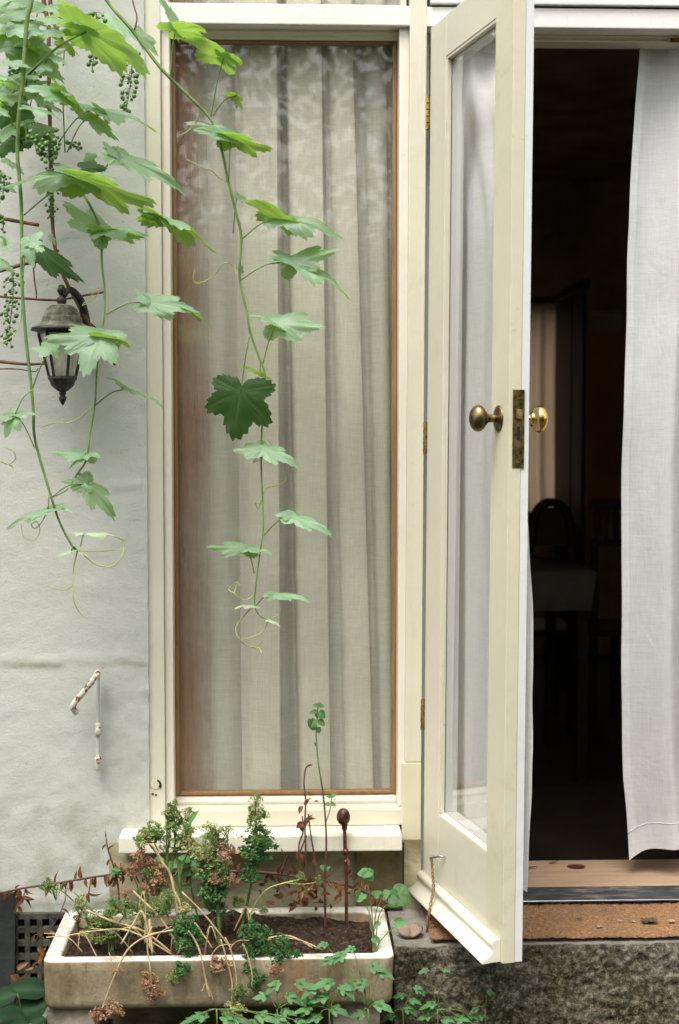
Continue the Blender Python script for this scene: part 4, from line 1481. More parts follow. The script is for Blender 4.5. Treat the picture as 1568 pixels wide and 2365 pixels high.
for k in range(6):
    a = R(60 * k)
    p0 = Vector((cxl + rt * math.cos(a), LY + rt * math.sin(a), zt))
    p1 = Vector((cxl + rb * math.cos(a), LY + rb * math.sin(a), zb))
    MB().tube([p0, p1], 0.0042, 0.0036, 6, 1).build('cage_bar', 'black_iron', lan)
    a2 = R(60 * k + 60)
    q0 = Vector((cxl + rt * math.cos(a2), LY + rt * math.sin(a2), zt))
    q1 = Vector((cxl + rb * math.cos(a2), LY + rb * math.sin(a2), zb))
    c_ = Vector((cxl, LY, 0))
    sh = lambda v: Vector((cxl + (v.x - cxl) * 0.965, LY + (v.y - LY) * 0.965, v.z))
    MB().add([sh(p0), sh(q0), sh(q1), sh(p1)], [(0, 1, 2, 3)]).build('pane', 'lantern_glass', lan)
MB().lathe([(0.001, zb + 0.001), (0.012, zb + 0.001), (0.012, zb + 0.03), (0.016, zb + 0.045), (0.014, zb + 0.07), (0.001, zb + 0.078)], 14, T0).build('bulb', 'room_pale', lan, smooth=True)
# bracket: wall plate and swan arm
wp = P(196, 775, -0.03)
MB().lathe([(0.001, -0.012), (0.030, -0.010), (0.032, 0.006), (0.024, 0.014), (0.001, 0.016)], 18, Matrix.Translation((wp.x, -0.03, wp.z)) @ Matrix.Rotation(R(90), 4, 'X')).build('wall_plate', 'black_iron', lan, smooth=True)
MB().tube([(wp.x, -0.03, wp.z + 0.02), P(196, 735, -0.06), P(188, 700, -0.085), P(172, 676, -0.11), P(158, 670, -0.125), P(147, 684, LY)], 0.012, 0.006, 10, 6).build('bracket_arm', 'black_iron', lan, smooth=True)
MB().tube([P(202, 740, -0.05), P(205, 765, -0.05), P(198, 790, -0.05), P(192, 778, -0.05)], 0.006, 0.004, 8, 6).build('scroll', 'black_iron', lan, smooth=True)

# ================================================================== old iron on the wall
hkp = [P(226, 1552, -0.03), P(222, 1560, -0.06), P(198, 1592, -0.062), P(172, 1624, -0.062), P(169, 1636, -0.06), P(177, 1646, -0.052)]
o = MB().tube(hkp, 0.0065, 0.0070, 10, 6, 0.12).build('iron_hook', 'peeling_iron', smooth=True)
tag(o, 'rusty bent iron hook with flaking white paint on the wall', 'hook')
stp_ = empty('pipe_strap', P(226, 1660, -0.025))
tag(stp_, 'thin painted strap with rusty clips down the wall under the hook', 'strap')
MB().tube([P(225, 1556, -0.028), P(226, 1660, -0.027), P(226, 1772, -0.027)], 0.0058, 0.0052, 8, 5, 0.10).build('painted_pipe', 'plaster', stp_, smooth=True)
for (yy, hh_) in ((1684, 13), (1760, 16)):
    a = P(226, yy - hh_, -0.03)
    b = P(226, yy + hh_, -0.03)
    MB().tube([a, a.lerp(b, 0.5) + Vector((0.001, -0.004, 0)), b], 0.0066, 0.0074, 8, 4, 0.2).build('rusty_clip', 'peeling_iron', stp_, smooth=True)
q = P(227, 1690, -0.04)
MB().lathe([(0.006, -0.008), (0.0055, 0.001), (0.001, 0.002)], 10, Matrix.Translation((q.x, -0.034, q.z)) @ Matrix.Rotation(R(90), 4, 'X')).build('nail_hole', 'hole_black', stp_)

# ================================================================== grape vine
def leaf_mesh(name, lobes, seed, teeth=38, tooth=0.075, droop=0.25, fold=0.12, wave=0.05, rings=6, nseg=114, sinus=0.16, flat_base=True):
    """palmate leaf: stalk joint at the origin, tip along +Y, upper side +Z. lobes = (angle deg from tip, reach, half-width deg)"""
    rr = random.Random(seed)
    ph = [rr.uniform(0, 6.28) for _ in range(6)]
    vs, fs, vein = [(0, 0, 0)], [], [1.0]
    outl = []
    for k in range(nseg):
        a = -180 + 360.0 * (k + 0.5) / nseg
        r = 0.0
        for (la, lr, lw) in lobes:
            d = abs(a - la)
            w = max(0.0, 1 - (d / lw) ** 1.3)
            r = max(r, lr * (0.50 + 0.50 * w) if d < lw else 0)
        r = max(r, 0.34)
        e = 180 - abs(a)
        if e < 26:
            r *= sinus + (1 - sinus) * (e / 26.0) ** 0.8
        tt = (k * teeth / nseg) % 1.0
        r *= 1 + tooth * (1 - 2 * tt) + 0.03 * math.sin(3 * R(a) + ph[0])
        outl.append((R(a), r))
    for j in range(1, rings + 1):
        f = j / rings
        for (a, r) in outl:
            q = r * (f ** 0.9)
            x, y = q * math.sin(a), q * math.cos(a)
            # nearest main vein
            dv = min(abs(math.atan2(math.sin(a - R(la)), math.cos(a - R(la)))) * q for la, _, _ in lobes)
            v_ = math.exp(-(dv / 0.022) ** 2)
            side = 0.5 + 0.5 * math.sin(q * 34 + abs(a) * 2)
            vein.append(max(v_, 0.35 * (side > 0.93)))
            z = -droop * q * q + fold * abs(x) - 0.30 * droop * abs(x) ** 2
            z += wave * (math.sin(5 * a + ph[1]) * q * q + 0.6 * math.sin(9 * a + ph[2]) * q ** 3) + 0.03 * (1 - v_) * math.sin(q * 9 + ph[3]) * q
            z += 0.007 * math.cos(2 * math.pi * min(1.0, dv / 0.22)) * -1 * q
            vs.append((x, y, z))
    n = nseg
    for k in range(n):
        fs.append((0, 1 + (k + 1) % n, 1 + k))
    for j in range(rings - 1):
        b0, b1 = 1 + j * n, 1 + (j + 1) * n
        for k in range(n):
            k2 = (k + 1) % n
            fs.append((b0 + k, b0 + k2, b1 + k2, b1 + k))
    me = bpy.data.meshes.new(name)
    me.from_pydata(vs, [], fs)
    bm = bmesh.new()
    bm.from_mesh(me)
    bmesh.ops.recalc_face_normals(bm, faces=bm.faces)
    if bm.faces[0].normal.z < 0:
        bmesh.ops.reverse_faces(bm, faces=bm.faces)
    bm.to_mesh(me)
    bm.free()
    at = me.attributes.new('vein', 'FLOAT', 'POINT')
    at.data.foreach_set('value', vein)
    me.polygons.foreach_set('use_smooth', [True] * len(me.polygons))
    return me


GL = [(0, 1.0, 41), (-56, 0.88, 38), (56, 0.88, 38), (-112, 0.68, 43), (112, 0.68, 43)]
GL2 = [(0, 1.0, 37), (-50, 0.92, 33), (54, 0.88, 34), (-108, 0.72, 39), (104, 0.66, 40)]
GL3 = [(0, 1.0, 30), (-48, 0.80, 25), (48, 0.82, 26), (-100, 0.60, 30), (100, 0.58, 30)]
VL = []
for i, (lb, dr, fo, wa) in enumerate(((GL, 0.16, 0.08, 0.04), (GL2, 0.22, 0.05, 0.05), (GL, 0.08, 0.18, 0.04), (GL2, 0.28, 0.12, 0.05), (GL3, 0.18, 0.08, 0.04), (GL, 0.18, -0.04, 0.05))):
    m_ = leaf_mesh('vine_leaf_%d' % i, lb, 40 + i, droop=dr, fold=fo, wave=wa)
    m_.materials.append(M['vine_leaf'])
    VL.append(m_)


def place_leaf(me, ax, ay, tx, ty, Y, d=0.0, w=1.0, phi=60.0, parent=None, name='leaf', scale=1.0):
    """ax,ay stalk joint and tx,ty tip in photo pixels; d = pixels of reach toward the viewer; phi = turn about the midrib"""
    a = P(ax, ay, Y)
    px = (P(ax + 100, ay, Y) - a).length / 100.0
    t = P(tx, ty, Y)
    axis = (t - a) + Vector((0, -1, 0)) * (d * px)
    L = axis.length * scale
    axis.normalize()
    v = (_CO - a).normalized()
    n0 = (v - axis * v.dot(axis)).normalized()
    m = axis.cross(n0)
    if m.z < 0:
        m = -m
    n = n0 * math.cos(R(phi)) + m * math.sin(R(phi))
    lat = axis.cross(n)
    mt = Matrix((lat * (L * w), axis * L, n * L)).transposed().to_4x4()
    mt.translation = a
    o = bpy.data.objects.new(name, me)
    COL.objects.link(o)
    if parent is not None:
        o.parent = parent
        o.matrix_parent_inverse = world_of(parent).inverted()
    o.matrix_basis = mt
    return o, a


vine = empty('grape_vine', (PX(112, -0.06), -0.06, 0.0))
tag(vine, 'grape vine with hanging green shoots across the wall and window', 'vine')


def stem(name, pts, Y, r0, r1, mat, jitter=0.05):
    """pts in pixels, optional third value shifts the depth"""
    w = [P(p[0], p[1], Y + (p[2] if len(p) > 2 else 0.0)) for p in pts]
    return MB().tube(w, r0, r1, 8, 6, jitter).build(name, mat, vine, smooth=True)


# old wood against the wall (comes up from the ground out of frame to the left, and down from above)
stem('woody_stem', [(80, -620, 0.02), (86, -350, 0), (96, -120, 0), (101, 0, 0), (112, 60, 0), (112, 130, 0), (115, 270, 0), (118, 400, 0), (123, 540, 0), (140, 620, 0), (178, 700, 0), (215, 762, 0), (245, 805, 0.02), (266, 843, 0.03)], -0.075, 0.0062, 0.0035, 'vine_wood', 0.12)
stem('woody_stem', [(132, -620, 0.02), (126, -350, 0), (118, -120, 0), (116, 0, 0), (122, 45, 0), (136, 75, 0), (150, 105, 0.01)], -0.085, 0.0058, 0.0036, 'vine_wood', 0.12)
stem('woody_stem', [(-60, 640), (0, 626), (55, 610), (100, 600), (135, 578, 0.02)], -0.09, 0.0045, 0.0035, 'vine_wood', 0.12)
stem('woody_stem', [(-60, 680), (0, 685), (65, 690), (130, 693), (180, 685), (243, 674, 0.02)], -0.06, 0.0030, 0.0024, 'vine_wood', 0.12)
stem('woody_stem', [(-60, 830), (0, 835), (60, 841), (105, 840), (200, 838, 0.02)], -0.06, 0.0046, 0.0022, 'vine_wood', 0.12)
stem('woody_stem', [(-60, 500), (0, 504), (50, 513), (90, 520)], -0.10, 0.0042, 0.0040, 'vine_wood', 0.12)
stem('woody_stem', [(-60, 855), (10, 852), (45, 853), (80, 858), (88, 850)], -0.05, 0.0016, 0.0010, 'vine_wood')
stem('woody_stem', [(77, 618), (80, 650), (84, 680), (82, 692)], -0.06, 0.0018, 0.0016, 'vine_wood')

Y1, Y2, YW = -0.30, -0.27, -0.21
stem('shoot', [(104, -560, 0.22), (92, -330, 0.16), (82, -140, 0.04), (72, 0), (62, 50), (54, 168), (46, 240), (42, 286), (40, 353), (44, 404), (49, 471), (50, 555), (50, 604), (52, 681), (60, 782), (71, 883), (77, 950), (79, 1003), (91, 1056), (114, 1134), (131, 1188), (148, 1228), (168, 1262), (180, 1274)], Y1, 0.0052, 0.0022, 'shoot')
stem('shoot', [(160, 425, 0.1), (185, 440, 0.04), (205, 470), (225, 510), (234, 542), (235, 607), (241, 668), (240, 729), (233, 775), (224, 846), (219, 934), (208, 1000), (199, 1062), (178, 1095), (155, 1130), (120, 1148, -0.02)], Y2, 0.0030, 0.0018, 'shoot')
stem('shoot', [(128, -480, 0.13), (180, -220, 0.06), (222, -70), (246, 0), (305, 70), (365, 150), (395, 182), (440, 226), (492, 283), (515, 360), (527, 420), (545, 490), (557, 550), (553, 640), (570, 720), (577, 765), (600, 830), (612, 870), (606, 960), (603, 1060), (606, 1150), (608, 1220), (600, 1280), (592, 1340), (588, 1395), (598, 1420), (620, 1432)], YW, 0.0042, 0.0013, 'shoot')
stem('shoot', [(236, -260, 0.1), (285, -110), (306, 0), (316, 40), (310, 70)], YW + 0.01, 0.0014, 0.0018, 'vine_wood')

VLF = []
_li = [0]


def leaf(ax, ay, tx, ty, phi, w=1.0, d=0.0, Y=None, v=None, mat=None, stalk=None):
    i = _li[0]
    _li[0] += 1
    Y = (Y1 if Y is None else Y)
    me = VL[(i * 5 + 1) % 6 if v is None else v]
    if mat:
        key = me.name + mat
        if key not in bpy.data.meshes:
            c = me.copy()
            c.name = key
            c.materials.clear()
            c.materials.append(M[mat])
        me = bpy.data.meshes[key]
    o, a = place_leaf(me, ax, ay, tx, ty, Y, d, w * 0.90, phi, vine, scale=0.96)
    if stalk:
        sx, sy = stalk[0], stalk[1]
        sY = stalk[2] if len(stalk) > 2 else Y
        b = P(sx, sy, sY)
        mid = a.lerp(b, 0.5) + Vector((0.0, -0.004, 0.010 + 0.06 * (a - b).length * (0.5 - (i % 3) * 0.35)))
        MB().tube([b, mid, a + Vector((0, 0, -0.0005))], 0.0016, 0.0012, 6, 5).build('leaf_stalk', 'shoot', vine, smooth=True)
    return o


# --- window shoot
leaf(405, 69, 480, 66, 122, 0.85, 45, YW, 0, stalk=(393, 180))
leaf(402, 66, 372, -6, 75, 0.75, 30, YW, 2)
leaf(516, 134, 420, 76, 118, 0.72, 20, YW, 0, stalk=(486, 276))
leaf(512, 128, 566, 152, 112, 0.9, 20, YW, 4)
leaf(543, 222, 514, 212, 118, 1.0, 14, YW, 4, stalk=(492, 268))
leaf(543, 224, 566, 254, 130, 0.9, 0, YW, 4)
leaf(533, 319, 446, 300, 50, 0.42, 30, YW - 0.02, 2, stalk=(528, 421))
leaf(533, 318, 632, 338, 128, 0.55, 20, YW - 0.02, 1)
leaf(532, 312, 436, 264, 72, 0.38, 0, YW, 0)
leaf(653, 508, 560, 446, 124, 0.55, 10, YW, 0, stalk=(560, 551))
leaf(653, 506, 792, 517, 66, 0.45, 40, YW, 3)
leaf(548, 452, 580, 470, 45, 0.6, 0, YW + 0.02, 4, stalk=(538, 540))
leaf(675, 606, 775, 572, 40, 0.50, 40, YW, 1, stalk=(555, 647))
leaf(678, 604, 818, 666, 68, 0.35, 20, YW, 0)
leaf(672, 602, 622, 592, 66, 0.6, 20, YW, 4)
leaf(640, 748, 745, 748, 32, 0.58, 30, YW, 1, stalk=(607, 840))
leaf(640, 749, 580, 716, 80, 0.6, 0, YW, 0)
leaf(556, 905, 538, 1016, 10, 1.12, 0, YW - 0.03, 1, mat='shaded_mature_leaf', stalk=(577, 772))
leaf(600, 862, 552, 838, 105, 0.8, 0, YW + 0.03, 4, stalk=(604, 842))
leaf(612, 868, 644, 886, 100, 0.9, 0, YW + 0.03, 4)
leaf(604, 1037, 692, 1066, 42, 0.62, 20, YW - 0.01, 4, stalk=(603, 1075))
leaf(602, 1036, 540, 1034, 45, 0.62, 15, YW - 0.01, 1)
leaf(673, 1194, 772, 1222, 48, 0.46, 20, YW, 4, stalk=(609, 1237))
leaf(671, 1192, 638, 1184, 48, 0.7, 10, YW, 0)
leaf(567, 1264, 482, 1254, 40, 0.40, 25, YW, 1, stalk=(587, 1324))
leaf(568, 1266, 634, 1270, 60, 0.5, 10, YW, 4)
leaf(632, 1374, 716, 1374, 58, 0.42, 18, YW, 4, stalk=(592, 1398))
leaf(632, 1374, 608, 1372, 50, 0.9, 10, YW, 0)
leaf(586, 1400, 542, 1396, 76, 0.5, 8, YW, 0, 'young_leaf')
leaf(620, 1432, 650, 1442, 60, 0.5, 4, YW, 4, 'young_leaf')
leaf(560, 626, 556, 606, 60, 0.7, 4, YW, 4)
# --- upper left mass
leaf(200, 74, 368, 156, 128, 0.62, 40, Y1 - 0.06, 0, stalk=(64, 173, Y1))
leaf(198, 72, 138, 44, 118, 0.85, 30, Y1 - 0.06, 3, stalk=(68, 172, Y1))
leaf(140, 46, 82, 40, 68, 0.55, 20, Y1 - 0.05, 1)
leaf(60, 52, -10, 62, 66, 0.55, 25, Y1 + 0.04, 3)
leaf(40, 66, 112, 78, 64, 0.55, 30, Y1 + 0.02, 1)
leaf(70, 52, 120, 60, 70, 0.6, 10, Y1 + 0.08, 0)
leaf(262, 52, 338, 96, 52, 0.50, 10, YW + 0.06, 0)
leaf(322, 84, 368, 130, 40, 0.5, 0, YW + 0.07, 2)
leaf(28, 84, 152, 180, 34, 0.55, 10, Y1 + 0.07, 1)
leaf(145, 222, 70, 200, 60, 0.60, 40, Y1 - 0.02, 0, stalk=(150, 352, Y2))
leaf(145, 220, 218, 250, 116, 0.70, 35, Y1 - 0.02, 3)
leaf(140, 222, 128, 182, 118, 0.85, 30, Y1 - 0.02, 2)
leaf(216, 250, 368, 277, 76, 0.35, 10, Y1 + 0.02, 0, stalk=(136, 328, Y1 + 0.05))
leaf(228, 252, 270, 276, 118, 0.8, 20, Y1 + 0.02, 3)
leaf(210, 266, 280, 320, 46, 0.42, 0, Y1 + 0.03, 1, stalk=(155, 352, Y1 + 0.03))
leaf(72, 250, 148, 268, 74, 0.4, 10, Y1 - 0.04, 0)
leaf(30, 240, 58, 330, 20, 0.8, 0, -0.14, 5, 'shaded_mature_leaf')
leaf(22, 196, 60, 260, 30, 0.8, 0, -0.13, 1, 'shaded_mature_leaf')
leaf(10, 330, 75, 300, 35, 0.7, 0, -0.12, 5, 'shaded_mature_leaf')
leaf(68, 318, 130, 292, 46, 0.6, 0, -0.14, 1, 'shaded_mature_leaf')
leaf(-8, 250, 26, 268, 55, 0.7, 10, Y1 - 0.08, 1)
leaf(-10, 172, 48, 184, 80, 0.5, 0, Y1 - 0.06, 0)
leaf(-6, 185, 50, 192, 108, 0.7, 10, Y1 - 0.04, 3)
leaf(-12, 190, 8, 200, 30, 0.8, 0, Y1, 1)
leaf(-10, 22, 26, -6, 30, 0.7, 0, Y1, 1)
leaf(-14, 6, 14, 20, 45, 0.8, 0, -0.18, 0)
leaf(94, 118, 140, 112, 65, 0.7, 10, -0.12, 0)
leaf(278, 362, 432, 427, 40, 0.34, 20, Y2 - 0.02, 4, stalk=(246, 385, Y2))
leaf(282, 362, 240, 322, 52, 0.5, 0, Y2 - 0.02, 1)
leaf(196, 388, 246, 384, 30, 0.7, 0, Y2 + 0.08, 5, 'shaded_mature_leaf')
leaf(208, 362, 200, 392, 24, 0.8, 0, Y2 + 0.09, 1)
leaf(188, 411, 18, 386, 70, 0.34, 30, Y1 - 0.02, 3, stalk=(55, 497, Y1))
leaf(190, 410, 372, 458, 126, 0.46, 40, Y1 - 0.04, 1)
leaf(184, 408, 128, 368, 62, 0.40, 10, Y1 - 0.02, 0)
leaf(186, 404, 270, 398, 72, 0.30, 10, Y1 - 0.02, 0)
leaf(232, 530, 150, 458, 34, 0.55, 0, Y2, 1)
leaf(236, 535, 192, 514, 120, 0.7, 24, Y2 - 0.02, 0, stalk=(236, 560))
leaf(238, 534, 340, 518, 74, 0.42, 25, Y2 - 0.02, 3, stalk=(238, 548))
leaf(250, 534, 338, 538, 118, 0.55, 20, Y2, 1)
leaf(365, 504, 312, 470, 122, 0.6, 20, Y2 - 0.04, 0, stalk=(340, 518, Y2))
leaf(366, 503, 516, 546, 116, 0.36, 20, Y2 - 0.04, 3)
leaf(368, 502, 432, 540, 80, 0.45, 0, Y2 - 0.04, 0)
leaf(68, 556, 70, 608, 38, 0.9, 30, Y1 - 0.05, 3, stalk=(52, 640))
leaf(70, 558, 104, 562, 60, 0.8, 20, Y1 - 0.05, 1)
leaf(14, 560, -14, 575, 45, 0.9, 15, Y1 - 0.05, 0)
leaf(14, 558, 4, 545, 70, 0.9, 15, Y1 - 0.05, 0)
leaf(92, 578, 200, 645, 38, 0.42, 10, -0.14, 1, 'shaded_mature_leaf', stalk=(80, 620, -0.10))
leaf(118, 546, 130, 566, 40, 0.7, 0, -0.10, 4)
leaf(348, 700, 458, 714, 30, 0.42, 30, Y2 - 0.04, 0, stalk=(246, 726))
leaf(348, 698, 312, 664, 40, 0.6, 0, Y2 - 0.04, 1)
leaf(430, 716, 496, 744, 112, 0.35, 0, Y2 - 0.05, 4)
leaf(228, 778, 196, 850, 34, 1.0, 60, Y2 - 0.05, 3, stalk=(232, 775, Y2))
leaf(226, 778, 108, 772, 38, 0.55, 20, Y2 - 0.05, 1)
leaf(234, 780, 308, 790, 122, 0.55, 15, Y2 - 0.05, 0)
leaf(122, 804, 74, 800, 50, 0.9, 10, Y2 - 0.03, 1, stalk=(73, 902, Y1))
leaf(296, 898, 250, 862, 74, 0.4, 0, Y2, 0, stalk=(220, 936))
leaf(298, 898, 386, 928, 78, 0.32, 10, Y2, 4)
leaf(34, 958, 10, 1002, 40, 0.8, 25, Y1 - 0.02, 3, stalk=(77, 900))
leaf(36, 956, 96, 952, 70, 0.42, 10, Y1 - 0.02, 0, stalk=(80, 1035))
leaf(32, 956, -8, 960, 60, 0.7, 15, Y1 - 0.02, 1)
leaf(198, 1048, 126, 1036, 55, 0.45, 25, Y2, 1, stalk=(199, 1066))
leaf(198, 1048, 232, 1050, 58, 0.7, 25, Y2, 0)
leaf(198, 1052, 160, 1074, 50, 0.6, 15, Y2, 4)
leaf(196, 1118, 272, 1192, 26, 0.60, 0, Y2, 4, stalk=(120, 1148, Y1))
leaf(196, 1116, 140, 1104, 38, 0.55, 0, Y2, 1)
leaf(198, 1116, 198, 1086, 50, 0.6, 0, Y2, 4)
leaf(112, 1176, 12, 1204, 62, 0.26, 15, Y1, 0, stalk=(114, 1150))
leaf(112, 1176, 168, 1172, 70, 0.4, 10, Y1, 4)
leaf(200, 1232, 286, 1231, 72, 0.2, 6, Y1, 0, mat='young_leaf', stalk=(186, 1262))
leaf(164, 1272, 120, 1286, 60, 0.3, 6, Y1, 0, mat='young_leaf', stalk=(178, 1272))
leaf(186, 1276, 204, 1284, 60, 0.5, 0, Y1, 4, mat='young_leaf')


# overlapping pale leaves that fill the top left
for (ax, ay, tx, ty, ph_, w_, d_, dy) in ((20, 30, 90, 22, 62, 0.6, 30, 0.05), (85, 14, 30, 4, 58, 0.6, 30, 0.06), (110, 70, 30, 96, 60, 0.45, 20, 0.03), (10, 110, 76, 122, 55, 0.6, 20, 0.06), (120, 140, 62, 120, 40, 0.6, 0, 0.10), (20, 150, 80, 160, 66, 0.5, 20, 0.0), (96, 196, 30, 214, 52, 0.6, 10, 0.08), (10, 225, 70, 236, 58, 0.55, 20, 0.04), (110, 300, 50, 280, 44, 0.6, 0, 0.12), (16, 372, 60, 398, 60, 0.55, 10, 0.05), (140, 96, 196, 120, 118, 0.6, 20, 0.08), (8, 430, 40, 446, 48, 0.7, 0, 0.08), (24, 300, -20, 320, 55, 0.7, 10, 0.05), (150, 10, 196, 24, 112, 0.7, 10, 0.07), (-10, 600, 36, 622, 44, 0.6, 10, 0.06)):
    leaf(ax, ay, tx, ty, ph_, w_, d_, Y1 + dy)

rr = random.Random(314)
for i in range(26):
    ax, ay = rr.uniform(-5, 200), rr.uniform(0, 330)
    if ax > 110 and ay > 150:
        ax -= 110
    an = rr.choice((0.15, 2.9, 0.5, 2.6)) + rr.gauss(0, 0.25)
    L = rr.uniform(38, 82)
    ph_ = rr.choice((54, 62, 70, 78, 112, 118))
    leaf(ax, ay, ax + L * math.cos(an), ay + L * 0.55 * math.sin(an), ph_, rr.uniform(0.5, 0.8), rr.uniform(5, 30), Y1 + rr.uniform(0.02, 0.16), stalk=(ax + rr.uniform(-30, 30), ay + rr.uniform(25, 60), Y1 + 0.1))


# tendrils
def tendril(pts, Y, r=0.0010):
    w = [P(p[0], p[1], Y + 0.006 * math.sin(i * 1.7)) for i, p in enumerate(pts)]
    return MB().tube(w, r * 1.3, r * 0.7, 5, 7).build('tendril', 'tendril', vine, smooth=True)


tendril([(555, 646), (540, 620), (528, 606), (512, 612), (500, 630), (475, 648), (452, 652), (446, 640), (450, 622)], YW)
tendril([(475, 650), (460, 656), (446, 652)], YW)
tendril([(527, 420), (505, 410), (490, 395), (470, 388), (445, 375), (430, 368)], YW)
tendril([(462, 262), (450, 285), (430, 305), (408, 315)], YW)
tendril([(605, 1150), (615, 1128), (640, 1122), (655, 1115), (662, 1095), (655, 1082)], YW)
tendril([(606, 1150), (596, 1175), (590, 1160), (600, 1168), (585, 1190)], YW)
tendril([(604, 1050), (590, 1060), (585, 1068), (598, 1062), (622, 1050), (628, 1030), (618, 1015)], YW)
tendril([(592, 1340), (585, 1375), (560, 1385), (540, 1370), (528, 1360), (545, 1345), (556, 1355)], YW)
tendril([(540, 1372), (548, 1345), (556, 1322)], YW)
tendril([(588, 1398), (565, 1420), (545, 1450), (552, 1475), (572, 1492), (598, 1498), (604, 1510)], YW, 0.0014)
tendril([(576, 1494), (595, 1492), (606, 1482)], YW)
tendril([(618, 1436), (610, 1455), (590, 1468), (556, 1478)], YW)
tendril([(625, 1428), (645, 1420), (652, 1408)], YW)
tendril([(178, 1274), (170, 1310), (168, 1345), (170, 1385), (184, 1415), (205, 1430)], Y1, 0.0012)
tendril([(168, 1352), (150, 1362), (125, 1360), (106, 1352)], Y1)
tendril([(190, 1278), (220, 1302), (258, 1308), (282, 1285), (284, 1255), (275, 1240)], Y1, 0.0012)
tendril([(182, 1272), (240, 1273), (290, 1268)], Y1)
tendril([(110, 1170), (100, 1200), (82, 1220), (72, 1212), (85, 1205), (92, 1225), (80, 1246), (55, 1240), (48, 1210)], Y1)
tendril([(240, 660), (215, 690), (190, 705), (230, 662)], Y2)
tendril([(219, 934), (195, 955), (165, 975), (130, 976), (100, 985), (85, 984)], Y2)
tendril([(50, 700), (48, 740), (35, 770), (10, 788), (-10, 792)], Y1)
tendril([(0, 1065), (20, 1072), (35, 1060), (30, 1042), (12, 1035)], Y1)
tendril([(20, 1072), (30, 1080), (35, 1092)], Y1)

# grape bunches: a branched stalk with every berry on it
gme = bpy.data.meshes.new('grape')
bm = bmesh.new()
bmesh.ops.create_icosphere(bm, subdivisions=2, radius=1.0)
bm.to_mesh(gme)
bm.free()
gme.materials.append(M['grape'])
gme.polygons.foreach_set('use_smooth', [True] * len(gme.polygons))


def bunch(ax, ay, bx, by, wid, n, Y, seed, r=0.0052, shoulder=0.0):
    rr = random.Random(seed)
    a, b = P(ax, ay, Y), P(bx, by, Y)
    px = (P(ax + 100, ay, Y) - a).length / 100
    mb = MB()
    mb.tube([a, a.lerp(b, 0.4) + Vector((0.004, 0, 0)), b], 0.0016, 0.0009, 6, 5)
    spots = []
    for i in range(n):
        for _try in range(30):
            t = rr.random() ** 0.85
            wd = wid * px * (0.35 + 0.65 * (1 - t)) * (1 if t > 0.12 else 0.7)
            an = rr.uniform(0, 6.28)
            q = wd * (0.35 + 0.65 * rr.random())
            c = a.lerp(b, t) + Vector((q * math.cos(an), q * math.sin(an) * 0.8, rr.uniform(-.006, .006)))
            if all((c - s).length > 1.75 * r for s in spots):
                break
        spots.append(c)
        base = a.lerp(b, max(0, t - 0.06))
        mb.tube([base, base.lerp(c, 0.6) + Vector((0, 0, 0.003)), c], 0.0007, 0.0006, 4, 2)
    k = mb.build('grape_bunch', 'green_stem', vine, smooth=True)
    for c in spots:
        g = bpy.data.objects.new('grape', gme)
        COL.objects.link(g)
        g.parent = k
        g.matrix_parent_inverse = world_of(k).inverted()
        s = r * rr.uniform(0.52, 1.02)
        g.location = c
        g.scale = (s, s, s * 1.08)
        g.rotation_euler = (rr.random(), rr.random(), rr.random())


bunch(222, 28, 212, 164, 27, 32, Y1 + 0.06, 1)
bunch(305, 112, 290, 264, 36, 48, Y1 + 0.04, 2)
bunch(104, 308, 112, 372, 44, 44, Y1 - 0.03, 3, 0.0058)
bunch(160, 330, 182, 345, 26, 13, Y1 + 0.05, 4, 0.0048)
bunch(118, 392, 118, 505, 30, 40, Y1 + 0.06, 5, 0.0045)
bunch(6, 400, 4, 462, 24, 20, Y1 + 0.03, 6, 0.0052)
bunch(2, 495, 6, 534, 12, 9, Y1 + 0.03, 7, 0.0048)
bunch(30, 630, 16, 800, 34, 52, Y1 + 0.08, 8, 0.0046)
bunch(45, 160, 30, 250, 36, 30, -0.16, 9, 0.0052)
bunch(20, 158, 88, 178, 16, 18, Y1 + 0.05, 10, 0.0050)

# ================================================================== planting in the sink
PY = -0.21          # middle of the sink


def head_mesh(name, seed, n=180, umbel=False):
    """a frilly curly leaf head about one unit across, made of little folded frills on clumped sprigs"""
    rr = random.Random(seed)
    vs, fs = [], []
    clumps = [Vector((rr.gauss(0, 1), rr.gauss(0, 1), rr.gauss(0, 0.8))).normalized() * rr.uniform(0.15, 0.42) for _ in range(13)]
    for i in range(n):
        c = clumps[i % len(clumps)]
        o = Vector((rr.gauss(0, 1), rr.gauss(0, 1), rr.gauss(0, 1)))
        o = o.normalized() * (0.13 * rr.uniform(0.5, 1.15))
        p = c + o
        nrm = (o.normalized() * 0.6 + c.normalized() * 0.4 + Vector((rr.gauss(0, .4), rr.gauss(0, .4), rr.gauss(0, .4)))).normalized()
        a = nrm.cross(Vector((rr.gauss(0, 1), rr.gauss(0, 1), rr.gauss(0, 1)))).normalized()
        b = nrm.cross(a)
        s = rr.uniform(0.045, 0.085)
        h = s * rr.uniform(0.3, 0.8)
        k = len(vs)
        # ruffled strip of four quads
        m_ = 5
        for j in range(m_):
            t = j / (m_ - 1) * 2 - 1
            z = h * (0.5 if j % 2 else -0.5)
            vs.append(tuple(p + a * (s * t) + nrm * z - b * s * 0.15))
            vs.append(tuple(p + a * (s * t * 1.25) + nrm * (-z * 1.3) + b * s * (0.8 - 0.35 * t * t) * rr.uniform(0.8, 1.2)))
        for j in range(m_ - 1):
            fs.append((k + 2 * j, k + 2 * j + 2, k + 2 * j + 3, k + 2 * j + 1))
    me = bpy.data.meshes.new(name)
    me.from_pydata(vs, [], fs)
    return me


